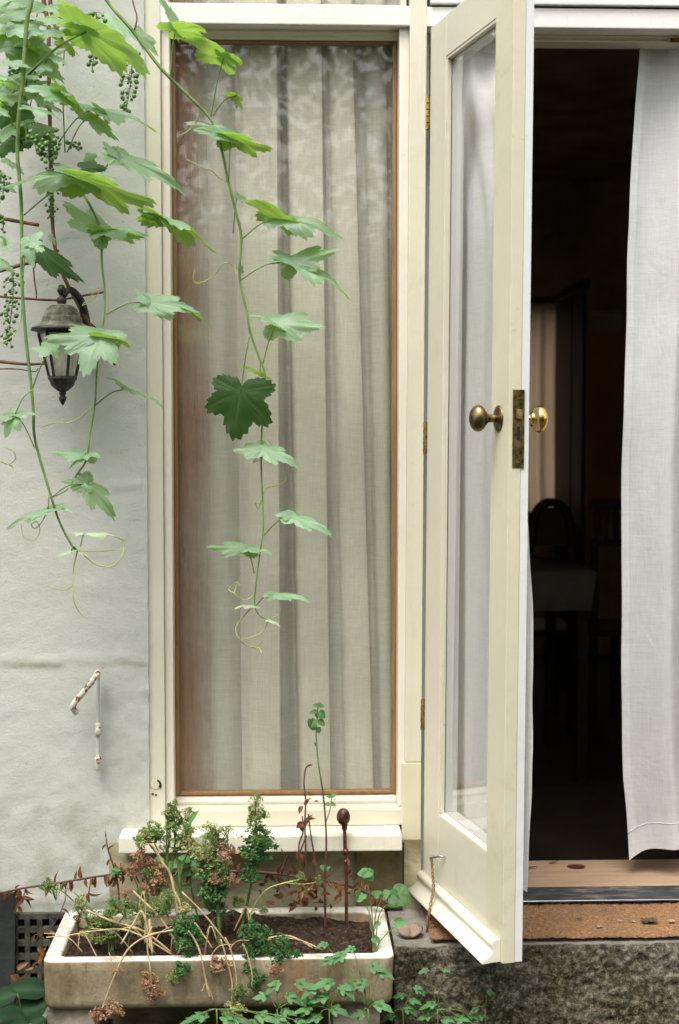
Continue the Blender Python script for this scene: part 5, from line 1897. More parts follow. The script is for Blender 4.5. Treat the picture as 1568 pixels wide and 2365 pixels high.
def umbel_mesh(name, seed, n=170):
    """loose flower/seed head: rays from below ending in small tufts"""
    rr = random.Random(seed)
    vs, fs = [], []
    mb = MB()
    tips = []
    for i in range(22):
        a, q = rr.uniform(0, 6.28), rr.uniform(0.08, 0.5)
        tips.append(Vector((q * math.cos(a), q * math.sin(a), 0.30 * (1 - (q / 0.5) ** 2) + rr.uniform(-.16, .12))))
        mb.tube([Vector((0, 0, -0.45)), tips[-1] * 0.6 + Vector((0, 0, -0.12)), tips[-1]], 0.012, 0.008, 3, 2)
    for i in range(n):
        p = tips[i % len(tips)] + Vector((rr.gauss(0, .055), rr.gauss(0, .055), rr.gauss(0, .045)))
        nrm = Vector((rr.gauss(0, 1), rr.gauss(0, 1), rr.gauss(0.3, 1))).normalized()
        a = nrm.cross(Vector((rr.gauss(0, 1), rr.gauss(0, 1), rr.gauss(0, 1)))).normalized()
        b = nrm.cross(a)
        s = rr.uniform(0.03, 0.06)
        mb.add([p - a * s, p + b * s * 0.7 + nrm * s * .5, p + a * s, p - b * s * 0.7 + nrm * s * .5], [(0, 1, 2, 3)])
    me = bpy.data.meshes.new(name)
    me.from_pydata(mb.v, [], mb.f)
    return me


HEADS = {}


def head(parent, x, y, wpx, hpx, mat, Y, seed, kind='curl'):
    key = (kind, seed % 4, mat)
    if key not in HEADS:
        m_ = (head_mesh if kind == 'curl' else umbel_mesh)('%s_head_%d_%s' % (kind, seed % 4, mat), 60 + seed % 4)
        m_.materials.append(M[mat])
        HEADS[key] = m_
    o = bpy.data.objects.new('leaf_head' if kind == 'curl' else 'seed_head', HEADS[key])
    COL.objects.link(o)
    o.parent = parent
    o.matrix_parent_inverse = world_of(parent).inverted()
    c = P(x, y, Y)
    px = (P(x + 100, y, Y) - c).length / 100
    o.location = c
    o.scale = (wpx * px * 1.2, 0.5 * (wpx + hpx) * px * 1.1, hpx * px * 1.25)
    o.rotation_euler = (0, 0, seed * 1.3)
    o['kind'] = 'stuff'
    return o


def ground_at(x, Y):
    """soil height below a pixel column"""
    wx = P(x, 2150, Y).x
    u = (wx - sx0 - 0.036) / (sx1 - sx0 - 0.072)
    v = (Y - SY0 - 0.036) / (SY1 - SY0 - 0.072)
    return Vector(soil_pt(min(1, max(0, u)), min(1, max(0, v))))


def plant(name, x, Y, label, cat, group=None):
    g = ground_at(x, Y)
    o = empty(name, g)
    tag(o, label, cat, group)
    return o


def pstem(parent, pts, Y, r0, r1, mat, name='stem', root=None, seg=7):
    w = [P(p[0], p[1], Y + (p[2] if len(p) > 2 else 0)) for p in pts]
    if root is not None:
        w.append(Vector(root) - Vector((0, 0, 0.006)))
    return MB().tube(w, r0, r1, seg, 6, 0.05).build(name, mat, parent, smooth=True)


# tall parsley, left
pa = plant('parsley_plant', 425, PY, 'tall bolted parsley with green top, furthest left in the sink', 'parsley', 'bolted parsley in the sink')
pstem(pa, [(402, 1880), (405, 1950), (413, 2010), (418, 2070), (428, 2120)], PY, 0.0026, 0.0042, 'green_stem', root=pa.location)
pstem(pa, [(440, 1955), (425, 1990), (416, 2020)], PY, 0.0014, 0.0022, 'green_stem')
pstem(pa, [(345, 1950), (372, 1985), (405, 2045), (425, 2100)], PY - 0.01, 0.0018, 0.003, 'green_stem')
head(pa, 404, 1870, 40, 44, 'parsley_green', PY, 1)
head(pa, 400, 1905, 52, 56, 'parsley_green', PY, 2)
head(pa, 412, 1945, 62, 44, 'parsley_green', PY, 3)
head(pa, 342, 1930, 84, 50, 'parsley_green', PY - 0.01, 0)
head(pa, 330, 1944, 50, 34, 'parsley_pale', PY - 0.02, 2)
head(pa, 440, 1942, 62, 54, 'parsley_pale', PY, 1)
head(pa, 318, 1982, 50, 56, 'parsley_brown', PY - 0.02, 3)
head(pa, 312, 2012, 40, 30, 'parsley_brown', PY - 0.02, 1)
head(pa, 352, 2040, 68, 78, 'parsley_brown', PY - 0.02, 0)
head(pa, 352, 2000, 32, 32, 'parsley_brown', PY - 0.01, 2)
# middle
pb = plant('parsley_plant', 508, PY - 0.02, 'middle bolted parsley with pinkish dried tufts on its right', 'parsley', 'bolted parsley in the sink')
pstem(pb, [(490, 1925), (492, 1970), (500, 2030), (503, 2090), (507, 2150)], PY - 0.02, 0.0024, 0.0044, 'green_stem', root=pb.location)
head(pb, 488, 1918, 62, 34, 'parsley_green', PY - 0.02, 2, 'umbel')
head(pb, 486, 1940, 66, 60, 'parsley_green', PY - 0.02, 3)
head(pb, 466, 1970, 50, 40, 'parsley_pale', PY - 0.02, 1)
head(pb, 478, 2002, 84, 56, 'parsley_green', PY - 0.02, 0)
head(pb, 500, 2050, 80, 80, 'parsley_dark', PY - 0.02, 1)
head(pb, 516, 2032, 50, 44, 'parsley_dark', PY - 0.03, 2)
head(pb, 520, 1972, 58, 48, 'parsley_brown', PY - 0.03, 2)
head(pb, 526, 1988, 40, 30, 'parsley_pale', PY - 0.02, 1)
head(pb, 500, 2028, 36, 34, 'parsley_brown', PY - 0.04, 1)
head(pb, 532, 2032, 32, 32, 'parsley_brown', PY - 0.04, 3)
# right
pc = plant('parsley_plant', 543, PY + 0.01, 'straight bolted parsley with dark tiered heads, furthest right of the tall ones', 'parsley', 'bolted parsley in the sink')
pstem(pc, [(590, 1870), (592, 1930), (588, 1990), (580, 2040), (568, 2100), (552, 2160)], PY + 0.01, 0.0016, 0.0040, 'green_stem', root=pc.location)
head(pc, 591, 1876, 50, 40, 'parsley_pale', PY + 0.01, 1, 'umbel')
head(pc, 591, 1890, 56, 50, 'parsley_green', PY + 0.01, 2)
head(pc, 588, 1952, 92, 56, 'parsley_dark', PY + 0.01, 0)
head(pc, 590, 1928, 78, 40, 'parsley_dark', PY + 0.01, 3, 'umbel')
head(pc, 584, 1978, 80, 40, 'parsley_dark', PY, 3)
head(pc, 585, 2018, 66, 46, 'parsley_dark', PY, 1)
rr = random.Random(77)
for (pl, cx, cy, sx_, sy_, n_, mats, Yh) in ((pa, 385, 1935, 55, 40, 9, ('parsley_green', 'parsley_pale'), PY), (pb, 490, 1975, 36, 50, 9, ('parsley_green', 'parsley_pale', 'parsley_dark'), PY - 0.02), (pc, 588, 1945, 26, 42, 6, ('parsley_dark', 'parsley_green'), PY + 0.01), (pa, 340, 2030, 40, 40, 5, ('parsley_brown', 'parsley_green'), PY - 0.02), (pb, 505, 2090, 40, 40, 6, ('parsley_green', 'parsley_dark'), PY - 0.01)):
    for i in range(n_):
        x_, y_ = cx + rr.gauss(0, 0.55) * sx_, cy + rr.gauss(0, 0.55) * sy_
        head(pl, x_, y_, rr.uniform(30, 48), rr.uniform(22, 36), rr.choice(mats), Yh + rr.uniform(-0.02, 0.02), rr.randrange(4), rr.choice(('umbel', 'umbel', 'curl')))
        pstem(pl, [(x_, y_), (x_ * 0.5 + cx * 0.5, y_ + 40), (cx * 0.8 + x_ * 0.2, cy + 90)], Yh, 0.0009, 0.0015, 'green_stem', 'side_stem')
# low tuft at the front rim
FYp = SY0 + 0.055
pd_ = plant('parsley_plant', 430, FYp, 'low dense curly parsley tuft spilling over the front rim, left', 'parsley', 'low parsley on the rim')
pstem(pd_, [(432, 2160), (440, 2180), (455, 2186)], FYp - 0.02, 0.002, 0.003, 'green_stem', root=pd_.location)
for (x, y, w, h, s) in ((410, 2142, 56, 50, 0), (446, 2140, 56, 48, 1), (425, 2172, 72, 56, 2), (432, 2205, 42, 34, 3), (448, 2172, 40, 40, 0)):
    head(pd_, x, y, w, h, 'parsley_dark', FYp - 0.035, s)
pe = plant('parsley_plant', 590, FYp, 'curly parsley tuft hanging over the middle of the front rim', 'parsley', 'low parsley on the rim')
pstem(pe, [(585, 2165), (575, 2185), (565, 2190)], FYp - 0.02, 0.002, 0.003, 'green_stem', root=pe.location)
for (x, y, w, h, s) in ((580, 2150, 56, 46, 1), (602, 2160, 50, 48, 2), (572, 2192, 50, 56, 3), (592, 2198, 50, 46, 0), (580, 2232, 40, 36, 1), (606, 2250, 44, 40, 2)):
    head(pe, x, y, w, h, 'parsley_dark', FYp - 0.045, s)
pf = plant('parsley_plant', 640, FYp, 'small parsley sprig over the rim right of the middle tuft', 'parsley', 'low parsley on the rim')
pstem(pf, [(650, 2195), (630, 2180), (612, 2172)], FYp - 0.02, 0.0018, 0.0026, 'green_stem', root=pf.location)
for (x, y, w, h, s) in ((640, 2178, 50, 36, 0), (662, 2192, 50, 40, 1), (640, 2212, 60, 36, 2), (680, 2206, 34, 28, 3)):
    head(pf, x, y, w, h, 'parsley_dark', FYp - 0.045, s)
# feathery green tuft at the left end
pg = plant('parsley_plant', 250, PY - 0.03, 'fine feathery green tuft at the left end of the sink', 'parsley')
for (x, y, w, h, s) in ((225, 2135, 70, 46, 0), (205, 2120, 56, 40, 1), (262, 2150, 62, 44, 2), (330, 2120, 60, 40, 3), (240, 2165, 60, 40, 0), (300, 2105, 54, 46, 2), (390, 2080, 60, 44, 1), (355, 2098, 50, 40, 0)):
    head(pg, x, y, w, h, 'parsley_green', PY - 0.05, s, 'umbel' if s % 2 else 'curl')
for i, (x0, y0, x1, y1) in enumerate(((170, 2060, 255, 2155), (205, 2120, 250, 2165), (330, 2120, 262, 2165), (300, 2100, 260, 2160), (390, 2080, 300, 2165))):
    pstem(pg, [(x0, y0), ((x0 + x1) / 2, (y0 + y1) / 2 - 6), (x1, y1)], PY - 0.05, 0.0012, 0.0018, 'green_stem', root=ground_at(x1, PY - 0.05))
head(pg, 128, 2060, 44, 36, 'parsley_green', PY - 0.05, 1, 'umbel')
head(pg, 106, 2046, 36, 30, 'parsley_green', PY - 0.05, 0)
pstem(pg, [(112, 2052), (140, 2056), (170, 2082), (200, 2115)], PY - 0.05, 0.0012, 0.0018, 'green_stem')
for i in range(16):
    x_, y_ = rr.uniform(165, 430), rr.uniform(2075, 2165)
    head(pg, x_, y_, rr.uniform(34, 56), rr.uniform(22, 34), rr.choice(('parsley_green', 'parsley_green', 'parsley_dark', 'parsley_pale')), PY - rr.uniform(0, 0.09), rr.randrange(4), rr.choice(('umbel', 'umbel', 'curl')))
for i in range(12):
    x_ = rr.uniform(150, 560)
    Yk = PY - rr.uniform(-0.05, 0.10)
    g_ = ground_at(x_, Yk)
    a_ = rr.uniform(-1.2, 1.2)
    L_ = rr.uniform(0.04, 0.10)
    MB().tube([g_ - Vector((0, 0, 0.004)), g_ + Vector((0.5 * L_ * math.sin(a_), -0.01, L_ * 0.5)), g_ + Vector((L_ * 1.2 * math.sin(a_), -0.02, L_ * (0.4 + 0.4 * math.cos(a_))))], 0.0016, 0.0009, 5, 4).build('dry_stalk', 'straw', pg, smooth=True)
# yellowing and brown spills down the front of the sink
ph = plant('withered_parsley', 360, FYp, 'withered brown parsley heads hanging down the sink front', 'parsley')
BY = SY0 - 0.02
for (x, y, w, h, m_, s) in ((250, 2338, 62, 44, 'parsley_brown', 0), (222, 2350, 46, 40, 'parsley_brown', 1), (342, 2268, 44, 44, 'parsley_brown', 2), (352, 2292, 50, 40, 'parsley_brown', 3), (265, 2245, 44, 20, 'parsley_brown', 1), (400, 2262, 60, 30, 'parsley_green', 1), (420, 2240, 50, 36, 'parsley_dark', 2), (505, 2230, 60, 40, 'parsley_brown', 2), (545, 2290, 50, 44, 'parsley_green', 3), (535, 2330, 60, 44, 'parsley_pale', 0), (630, 2240, 44, 28, 'parsley_brown', 3), (585, 2270, 34, 50, 'parsley_dark', 0)):
    head(ph, x, y, w, h, m_, BY, s, 'umbel' if s == 1 else 'curl')
for (pts, r) in (([(236, 2330), (252, 2285), (275, 2230), (300, 2188), (345, 2160), (400, 2148)], 0.0020), ([(435, 2150), (452, 2175), (465, 2210), (474, 2260), (485, 2305)], 0.0022), ([(478, 2262), (470, 2280), (466, 2290)], 0.0010), ([(478, 2275), (486, 2290), (492, 2310)], 0.0010),
               ([(320, 2100), (330, 2060), (336, 2100), (334, 2180)], 0.0013), ([(350, 2280), (346, 2230), (340, 2180), (350, 2140)], 0.0018), ([(535, 2320), (536, 2270), (522, 2210), (510, 2170)], 0.0016), ([(546, 2300), (545, 2250), (535, 2200), (520, 2165)], 0.0016), ([(250, 2300), (262, 2250), (252, 2200)], 0.0010), ([(580, 2290), (582, 2250), (570, 2200), (560, 2180)], 0.0014)):
    pstem(ph, [(x, y, -0.005) for x, y in pts], BY, r * 0.8, r, 'straw', 'dry_stalk')

# straw litter in the sink: each stalk
STRAW = ['thick straw stalk leaning up left to the pale parsley tuft', 'long straw stalk running down from the brown parsley head', 'short thick straw stalk below the brown parsley head', 'straw stalk beside the tall left parsley stem', 'long straw stalk across the left part of the soil', 'thin straw stalk lying level just behind the left front rim', 'bent straw stalk rising from the left front rim', 'short upright straw stalk at the left front rim', 'thin short straw stalk lying level on the left soil', 'upper of two level straw stalks on the right soil', 'lower longer of two level straw stalks on the right soil', 'slanting straw stalk beside the right parsley stem', 'small bent straw at the far left front corner', 'straw stalk slanting behind the low parsley tuft', 'long straw stalk slanting between the two tall left parsleys', 'short straw stalk at the foot of the middle parsley']
sg = 0
for (pts, r, Y) in (([(352, 1948), (375, 1992), (398, 2035), (420, 2085)], 0.0034, PY - 0.04), ([(308, 2058), (335, 2085), (370, 2120), (420, 2155)], 0.0026, PY - 0.06), ([(370, 2100), (395, 2125), (418, 2150)], 0.0030, PY - 0.05), ([(405, 2060), (415, 2085), (418, 2110), (414, 2150)], 0.0026, PY - 0.06), ([(200, 2102), (260, 2128), (330, 2150), (395, 2165)], 0.0024, PY - 0.07),
                 ([(160, 2160), (220, 2150), (300, 2150), (400, 2146)], 0.0018, PY - 0.09), ([(280, 2180), (310, 2130), (330, 2108), (352, 2100)], 0.0024, PY - 0.09), ([(345, 2190), (348, 2150), (345, 2125), (352, 2118)], 0.0028, PY - 0.10), ([(270, 2150), (310, 2145), (360, 2150)], 0.0016, PY - 0.08), ([(620, 2166), (670, 2162), (722, 2160)], 0.0022, PY - 0.06), ([(615, 2170), (680, 2168), (742, 2164)], 0.0016, PY - 0.07),
                 ([(540, 2150), (556, 2118), (570, 2095), (578, 2070)], 0.0022, PY), ([(180, 2190), (190, 2150), (230, 2165)], 0.0014, PY - 0.11), ([(490, 2190), (470, 2160), (440, 2130), (410, 2100)], 0.0022, PY - 0.08), ([(420, 2060), (470, 2110), (530, 2165)], 0.0020, PY - 0.05), ([(500, 2170), (485, 2140), (470, 2128)], 0.0018, PY - 0.1)):
    w = [P(x, y, Y) for x, y in pts]
    g = ground_at(pts[-1][0], Y)
    w[-1] = Vector((w[-1].x, w[-1].y, min(w[-1].z, g.z + 0.004)))
    o = MB().tube(w, r * 0.8, r, 7, 5, 0.08).build('straw_stalk', 'straw', None, smooth=True)
    tag(o, STRAW[sg], 'stalk', 'dry stalks lying in the sink')
    sg += 1

# ------------------------------------------------------------------ leaf shapes for the small plants
def blade_mesh(name, wid, seed, curl=0.3, cup=0.3, n=8, m=4, notch=0.0):
    rr = random.Random(seed)
    vs, fs, vein = [], [], []
    for j in range(n + 1):
        t = j / n
        w = wid * (math.sin(math.pi * min(1.0, t ** 0.75)) ** 0.8) * (1 - 0.12 * rr.random()) if 0 < j < n else 0.004
        for i in range(m + 1):
            s = (i / m - 0.5) * 2
            vs.append((s * w, t - notch * (1 - abs(s)) * (1 - t), -curl * t * t + cup * abs(s) * w + 0.02 * rr.gauss(0, 1) * w))
            vein.append(1.0 if i == m // 2 else 0.0)
    for j in range(n):
        for i in range(m):
            a = j * (m + 1) + i
            fs.append((a, a + 1, a + m + 2, a + m + 1))
    me = bpy.data.meshes.new(name)
    me.from_pydata(vs, [], fs)
    at = me.attributes.new('vein', 'FLOAT', 'POINT')
    at.data.foreach_set('value', vein)
    me.polygons.foreach_set('use_smooth', [True] * len(me.polygons))
    return me


def with_mat(me, mat):
    me.materials.append(M[mat])
    return me


DEAD = [with_mat(blade_mesh('dead_blade_%d' % i, 0.17 + 0.04 * i, 80 + i, 0.5 - 0.2 * i, 1.1), 'dead_leaf') for i in range(4)]
MINT = [with_mat(blade_mesh('mint_blade_%d' % i, 0.36, 90 + i, 0.35, 0.4), 'mint_leaf') for i in range(2)]
IVY = [with_mat(leaf_mesh('ivy_leaf_%d' % i, [(0, 1.0, 34), (-62, 0.66, 30), (62, 0.68, 30)], 70 + i, teeth=14, tooth=0.10, droop=0.3, fold=0.14, rings=4, nseg=42), 'weed_leaf') for i in range(3)]
ROUND = [with_mat(leaf_mesh('round_leaf_%d' % i, [(0, 0.9, 95), (-80, 0.85, 80), (80, 0.85, 80)], 75 + i, teeth=0, tooth=0.0, droop=0.12, fold=0.05, rings=5, nseg=48, sinus=0.25), 'weed_leaf') for i in range(2)]
DARK = [with_mat(blade_mesh('broad_blade_%d' % i, 0.30, 95 + i, 0.3, 0.2), 'dark_leaf') for i in range(2)]

# dead bramble: one long arching cane with withered leaves
cane_px = [(-40, 2068), (0, 2062), (60, 2050), (130, 2040), (200, 2028), (260, 2020), (350, 2016), (440, 2014), (520, 2012), (600, 2014), (680, 2024), (760, 2036), (830, 2054), (880, 2078), (912, 2094)]
CY = -0.085
br = empty('dead_bramble', P(912, 2094, CY))
tag(br, 'long dead bramble cane with withered brown leaves arching over the sink', 'bramble')
pstem(br, cane_px, CY, 0.0022, 0.0036, 'dead_stem', 'cane')
rr = random.Random(5)
cpts = spline([Vector((x, y, 0)) for x, y in cane_px], 8)
for i in range(105):
    q = cpts[rr.randrange(4, len(cpts) - 6)]
    L = rr.uniform(12, 30)
    up = rr.random() < 0.2
    tx, ty = q.x + rr.uniform(-12, 12), q.y + (-L if up else L)
    o, _ = place_leaf(DEAD[rr.randrange(4)], q.x, q.y, tx, ty, CY + rr.uniform(-0.012, 0.012), rr.uniform(-8, 8), rr.uniform(0.45, 0.95), rr.uniform(-80, 80), br)
for (x0, y0, pts) in ((50, 2052, [(60, 2050), (50, 2080), (30, 2110)]), (95, 2130, [(150, 2040), (150, 2080), (120, 2140), (80, 2160)]), (70, 2250, [(110, 2180), (80, 2230), (40, 2270), (5, 2310)]), (180, 2140, [(210, 2028), (200, 2080), (170, 2130), (130, 2165)])):
    pstem(br, pts, CY - 0.01, 0.0014, 0.0010, 'dead_stem', 'side_twig')
    sp_ = spline([Vector((x, y, 0)) for x, y in pts], 6)
    for i in range(8):
        q = sp_[rr.randrange(2, len(sp_))]
        L = rr.uniform(16, 30)
        a = rr.uniform(0.2, 2.9)
        place_leaf(DEAD[rr.randrange(4)], q.x, q.y, q.x + L * math.cos(a), q.y + L * math.sin(a), CY - 0.012, 0, rr.uniform(0.5, 1.0), rr.uniform(-80, 80), br)
for (q, t, w) in (((24, 2252), (50, 2285), 1.6), ((40, 2240), (62, 2222), 1.3), ((88, 2225), (100, 2190), 1.2), ((96, 2230), (100, 2275), 0.8), ((5, 2310), (30, 2306), 0.5), ((85, 2190), (108, 2215), 1.2)):
    place_leaf(DEAD[1], q[0], q[1], t[0], t[1], CY - 0.03, 0, w, 25, br)

# dead upright stems behind
DY = -0.105
du = plant('dead_plant', 705, DY, 'withered brown upright stems with curled leaves before the sill', 'dead plant')
for (pts) in ([(718, 1766), (706, 1775), (702, 1810), (706, 1850), (704, 1900), (706, 1960), (708, 2040)], [(712, 1880), (718, 1930), (726, 1985), (722, 2040)], [(698, 1885), (700, 1920), (690, 1960), (700, 2045)], [(708, 1930), (694, 1965), (690, 1985)], [(664, 1975), (655, 2000), (640, 2060)], [(800, 1985), (815, 2030), (822, 2048)], [(650, 1960), (662, 2000), (668, 2050)], [(245, 1935), (250, 1965), (262, 2000), (272, 2045), (276, 2090)]):
    pstem(du, pts, DY, 0.0014, 0.0022, 'dead_stem')
for (q, t, w, f) in (((710, 1772), (722, 1766), 1.0, 40), ((708, 1828), (722, 1838), .9, 20), ((700, 1862), (690, 1880), 1.2, 30), ((706, 1864), (716, 1842), 1.0, 60), ((702, 1900), (684, 1912), 1.5, 10), ((686, 1900), (700, 1922), 1.4, 40), ((706, 1895), (728, 1888), 1.1, 30), ((706, 1912), (720, 1880), .8, 40), ((722, 1985), (730, 2000), 1.3, 20), ((690, 1985), (684, 1968), 1.2, 10), ((694, 1970), (706, 2010), 1.2, 10), ((700, 2020), (690, 2050), 1.2, 30), ((708, 2020), (722, 2050), 1.4, 0), ((650, 2000), (640, 2020), 1.0, 0), ((655, 1985), (662, 2005), .9, 30), ((816, 2010), (800, 2025), 1.0, 10), ((820, 2035), (832, 2020), 1.0, 10), ((806, 2000), (802, 1980), .8, 10), ((246, 1950), (232, 1962), .9, 20), ((250, 1962), (262, 1950), .9, 20), ((256, 1985), (244, 2000), 1.0, 20), ((264, 2000), (276, 2012), 1.0, 30), ((270, 2035), (258, 2050), 1.2, 10), ((245, 1935), (243, 1920), .6, 0), ((726, 1852), (737, 1850), .9, 30)):
    place_leaf(DEAD[(q[0] + q[1]) % 4], q[0], q[1], t[0], t[1], DY, 0, w, f, du)
# matted brown litter at its foot
dl_ = MB()
rr = random.Random(9)
li = plant('dead_leaf_mat', 700, -0.11, 'matted brown dead leaves at the back of the sink', 'leaf litter')
for i in range(70):
    x, y = rr.gauss(705, 55), rr.uniform(2035, 2095)
    a = rr.uniform(0, 6.28)
    L = rr.uniform(14, 26)
    place_leaf(DEAD[i % 4], x, y, x + L * math.cos(a), y + L * math.sin(a) * 0.7, -0.115 + rr.uniform(-0.03, 0.03), rr.uniform(-10, 10), rr.uniform(0.8, 1.5), rr.uniform(-75, 75), li)

# mint sprig: tall single stem
mi = plant('mint_sprig', 752, -0.12, 'tall single mint stem with small round green leaves at its tip', 'mint')
MYp = -0.12
pstem(mi, [(735, 1628), (732, 1660), (730, 1700), (735, 1760), (741, 1800)], MYp, 0.0012, 0.0018, 'green_stem', 'stem')
pstem(mi, [(741, 1798), (748, 1850), (753, 1920), (753, 1980), (750, 2040)], MYp, 0.0018, 0.0026, 'dead_stem', 'woody_stem', root=mi.location)
pstem(mi, [(753, 1898), (762, 1870), (766, 1840)], MYp, 0.0012, 0.0010, 'green_stem', 'side_shoot')
for (q, t, w, f) in (((735, 1630), (722, 1628), 1.4, 40), ((736, 1630), (749, 1630), 1.4, 40), ((735, 1632), (738, 1622), 1.4, 20), ((733, 1645), (715, 1644), 1.2, 40), ((734, 1645), (752, 1656), 1.5, 20), ((734, 1646), (730, 1658), 1.3, 30), ((732, 1665), (712, 1676), 1.5, 25), ((712, 1660), (724, 1684), 1.0, 30), ((733, 1664), (752, 1672), 1.3, 30), ((731, 1680), (740, 1692), 1.5, 20), ((731, 1682), (720, 1684), 1.3, 40), ((732, 1715), (727, 1722), 1.4, 20), ((764, 1842), (774, 1832), 1.3, 40), ((764, 1842), (754, 1836), 1.2, 40), ((762, 1856), (776, 1858), 1.2, 40), ((762, 1858), (750, 1856), 1.2, 30), ((752, 2010), (742, 1998), 1.6, 30), ((752, 2010), (760, 2000), 1.5, 40)):
    place_leaf(MINT[(q[0]) % 2], q[0], q[1], t[0], t[1], MYp, 3, w, f, mi)

# broad-leaved sage-like plant behind the parsley
sg_ = plant('broad_leaf_weed', 460, -0.10, 'broad green leaved weed behind the tall parsley', 'weed')
pstem(sg_, [(432, 1925), (436, 1980), (440, 2040), (450, 2090)], -0.10, 0.0016, 0.0024, 'green_stem', root=sg_.location)
for (q, t, w, f) in (((438, 1930), (428, 1895), 1.0, 40), ((438, 1905), (450, 1870), .8, 50), ((440, 1990), (412, 1975), 1.1, 40), ((440, 2000), (470, 1985), 1.1, 45), ((442, 2020), (410, 2010), 1.1, 50), ((442, 2025), (478, 2020), 1.0, 50), ((444, 2050), (415, 2045), 1.0, 50), ((440, 2000), (350, 1998), .5, 45), ((380, 1985), (345, 2000), 1.2, 40), ((442, 1965), (470, 1955), 1.2, 30), ((278, 2010), (250, 2018), .9, 50), ((280, 2020), (262, 2000), .7, 40), ((300, 2010), (285, 1995), .8, 40), ((320, 2050), (335, 2080), 1.2, 20)):
    place_leaf(MINT[1], q[0], q[1], t[0], t[1], -0.11, 5, w, f, sg_)

# arching yellow-green stalk
ar = plant('arching_stalk', 620, PY, 'thin yellow green stalk arching over the soil to the right', 'stalk')
pstem(ar, [(700, 2030), (680, 2034), (655, 2040), (620, 2052), (598, 2075), (580, 2110)], PY, 0.0012, 0.0018, 'tendril', root=ground_at(575, PY))
for (x, y, w, h, s) in ((690, 2030, 30, 26, 0), (738, 2034, 24, 24, 1), (550, 2085, 36, 26, 2), (612, 2100, 30, 22, 1)):
    head(ar, x, y, w, h, 'parsley_green', PY, s)
pstem(ar, [(660, 2039), (700, 2042), (738, 2036)], PY, 0.0010, 0.0008, 'tendril', 'side_stalk')

# seedling with round leaves at the right end
RYp = SY0 + 0.05
sd_ = plant('round_leaf_weed', 862, RYp, 'upright weed with round pale leaves at the right end of the sink', 'weed')
for pts in ([(845, 2022), (852, 2060), (860, 2120), (864, 2190)], [(925, 2072), (900, 2085), (875, 2115), (866, 2200)], [(912, 2140), (890, 2160), (872, 2185)], [(826, 2070), (845, 2090), (858, 2130), (862, 2200)], [(880, 2078), (868, 2110), (862, 2180)]):
    pstem(sd_, pts, RYp, 0.0010, 0.0014, 'green_stem', root=sd_.location)
for (q, t, w, f, k) in (((848, 2014), (822, 2016), 0.75, 45, 0), ((850, 2016), (862, 2034), 1.0, 40, 0), ((918, 2066), (950, 2086), 0.95, 20, 1), ((908, 2068), (914, 2050), 0.8, 20, 0), ((905, 2085), (922, 2092), .8, 40, 1), ((918, 2130), (940, 2128), 0.8, 40, 0), ((828, 2066), (822, 2056), 1.3, 40, 1), ((830, 2072), (848, 2066), .8, 40, 0), ((868, 2066), (882, 2058), .8, 40, 1), ((868, 2066), (858, 2058), .8, 40, 1), ((888, 2066), (902, 2056), .9, 40, 0), ((868, 2135), (880, 2130), .9, 40, 0), ((866, 2168), (880, 2176), .8, 40, 1)):
    place_leaf(ROUND[k], q[0], q[1], t[0], t[1], RYp, 6, w, f, sd_)

# ------------------------------------------------------------------ weeds in front of the sink and the step
def weed(root_px, Y, label, leaves, base_px=None, size=1.3, group='weeds along the foot of the sink'):
    r = P(root_px, 2340, Y)
    e = empty('ground_weed', (r.x, Y, 0.0))
    tag(e, label, 'weed', group)
    rr_ = random.Random(root_px)
    top = P(root_px, 2330, Y)
    MB().tube([Vector((r.x, Y, 0.0)), Vector((r.x + 0.004, Y + 0.003, top.z * 0.5)), top], 0.0022, 0.0016, 6, 4).build('stem', 'green_stem', e, smooth=True)
    for (x, y, s) in leaves:
        c = P(x, y, Y)
        MB().tube([top + (c - top) * 0.05, top.lerp(c, 0.6) + Vector((0, 0, 0.006)), c], 0.0012, 0.0008, 5, 4).build('leaf_stalk', 'green_stem', e, smooth=True)
        a0 = rr_.uniform(-0.6, 0.6) + (0 if x > root_px else math.pi)
        for k, da in enumerate((0, 1.25, -1.25)):
            L = s * size * (1.0 if k == 0 else 0.75)
            a = a0 + da
            place_leaf(IVY[(x + k) % 3], x, y, x + L * math.cos(a), y + 0.55 * L * abs(math.sin(a)) * (1 if math.sin(a) > 0 else -0.6) + L * 0.12, Y, L * 0.35, 0.8, rr_.uniform(25, 55), e)
    return e


WY = SY0 - 0.075
weed(640, WY, 'three leaved weed spreading across the middle of the sink front', [(640, 2272, 26), (612, 2300, 22), (668, 2300, 26), (690, 2270, 26), (700, 2310, 24), (655, 2335, 24)])
weed(760, WY - 0.01, 'lush three leaved weed before the right part of the sink', [(728, 2280, 30), (760, 2268, 32), (750, 2300, 28), (790, 2282, 28), (712, 2330, 28), (770, 2330, 26), (735, 2348, 26)])
weed(850, WY, 'taller weed at the right corner of the sink', [(812, 2278, 30), (838, 2270, 30), (858, 2232, 26), (878, 2245, 24), (838, 2340, 24), (872, 2320, 26), (790, 2205, 26), (765, 2214, 24), (752, 2180, 18), (815, 2190, 16)])
weed(500, WY - 0.02, 'pale green weed at the bottom edge before the sink, left of centre', [(470, 2345, 34), (520, 2350, 30), (445, 2356, 26), (545, 2352, 24), (600, 2345, 28), (640, 2352, 30), (580, 2362, 26), (690, 2358, 26)])
weed(930, STEP_Y - 0.045, 'small weed against the step beside the sink corner', [(930, 2298, 22), (950, 2310, 18), (962, 2282, 18), (938, 2326, 22), (905, 2345, 22), (985, 2330, 18)], group='weeds along the foot of the step')
weed(1010, STEP_Y - 0.05, 'weed with spread leaves at the foot of the step', [(1000, 2318, 24), (985, 2240, 14), (1024, 2240, 12), (1060, 2352, 30), (1030, 2356, 28), (990, 2345, 20), (1085, 2345, 16)], group='weeds along the foot of the step')
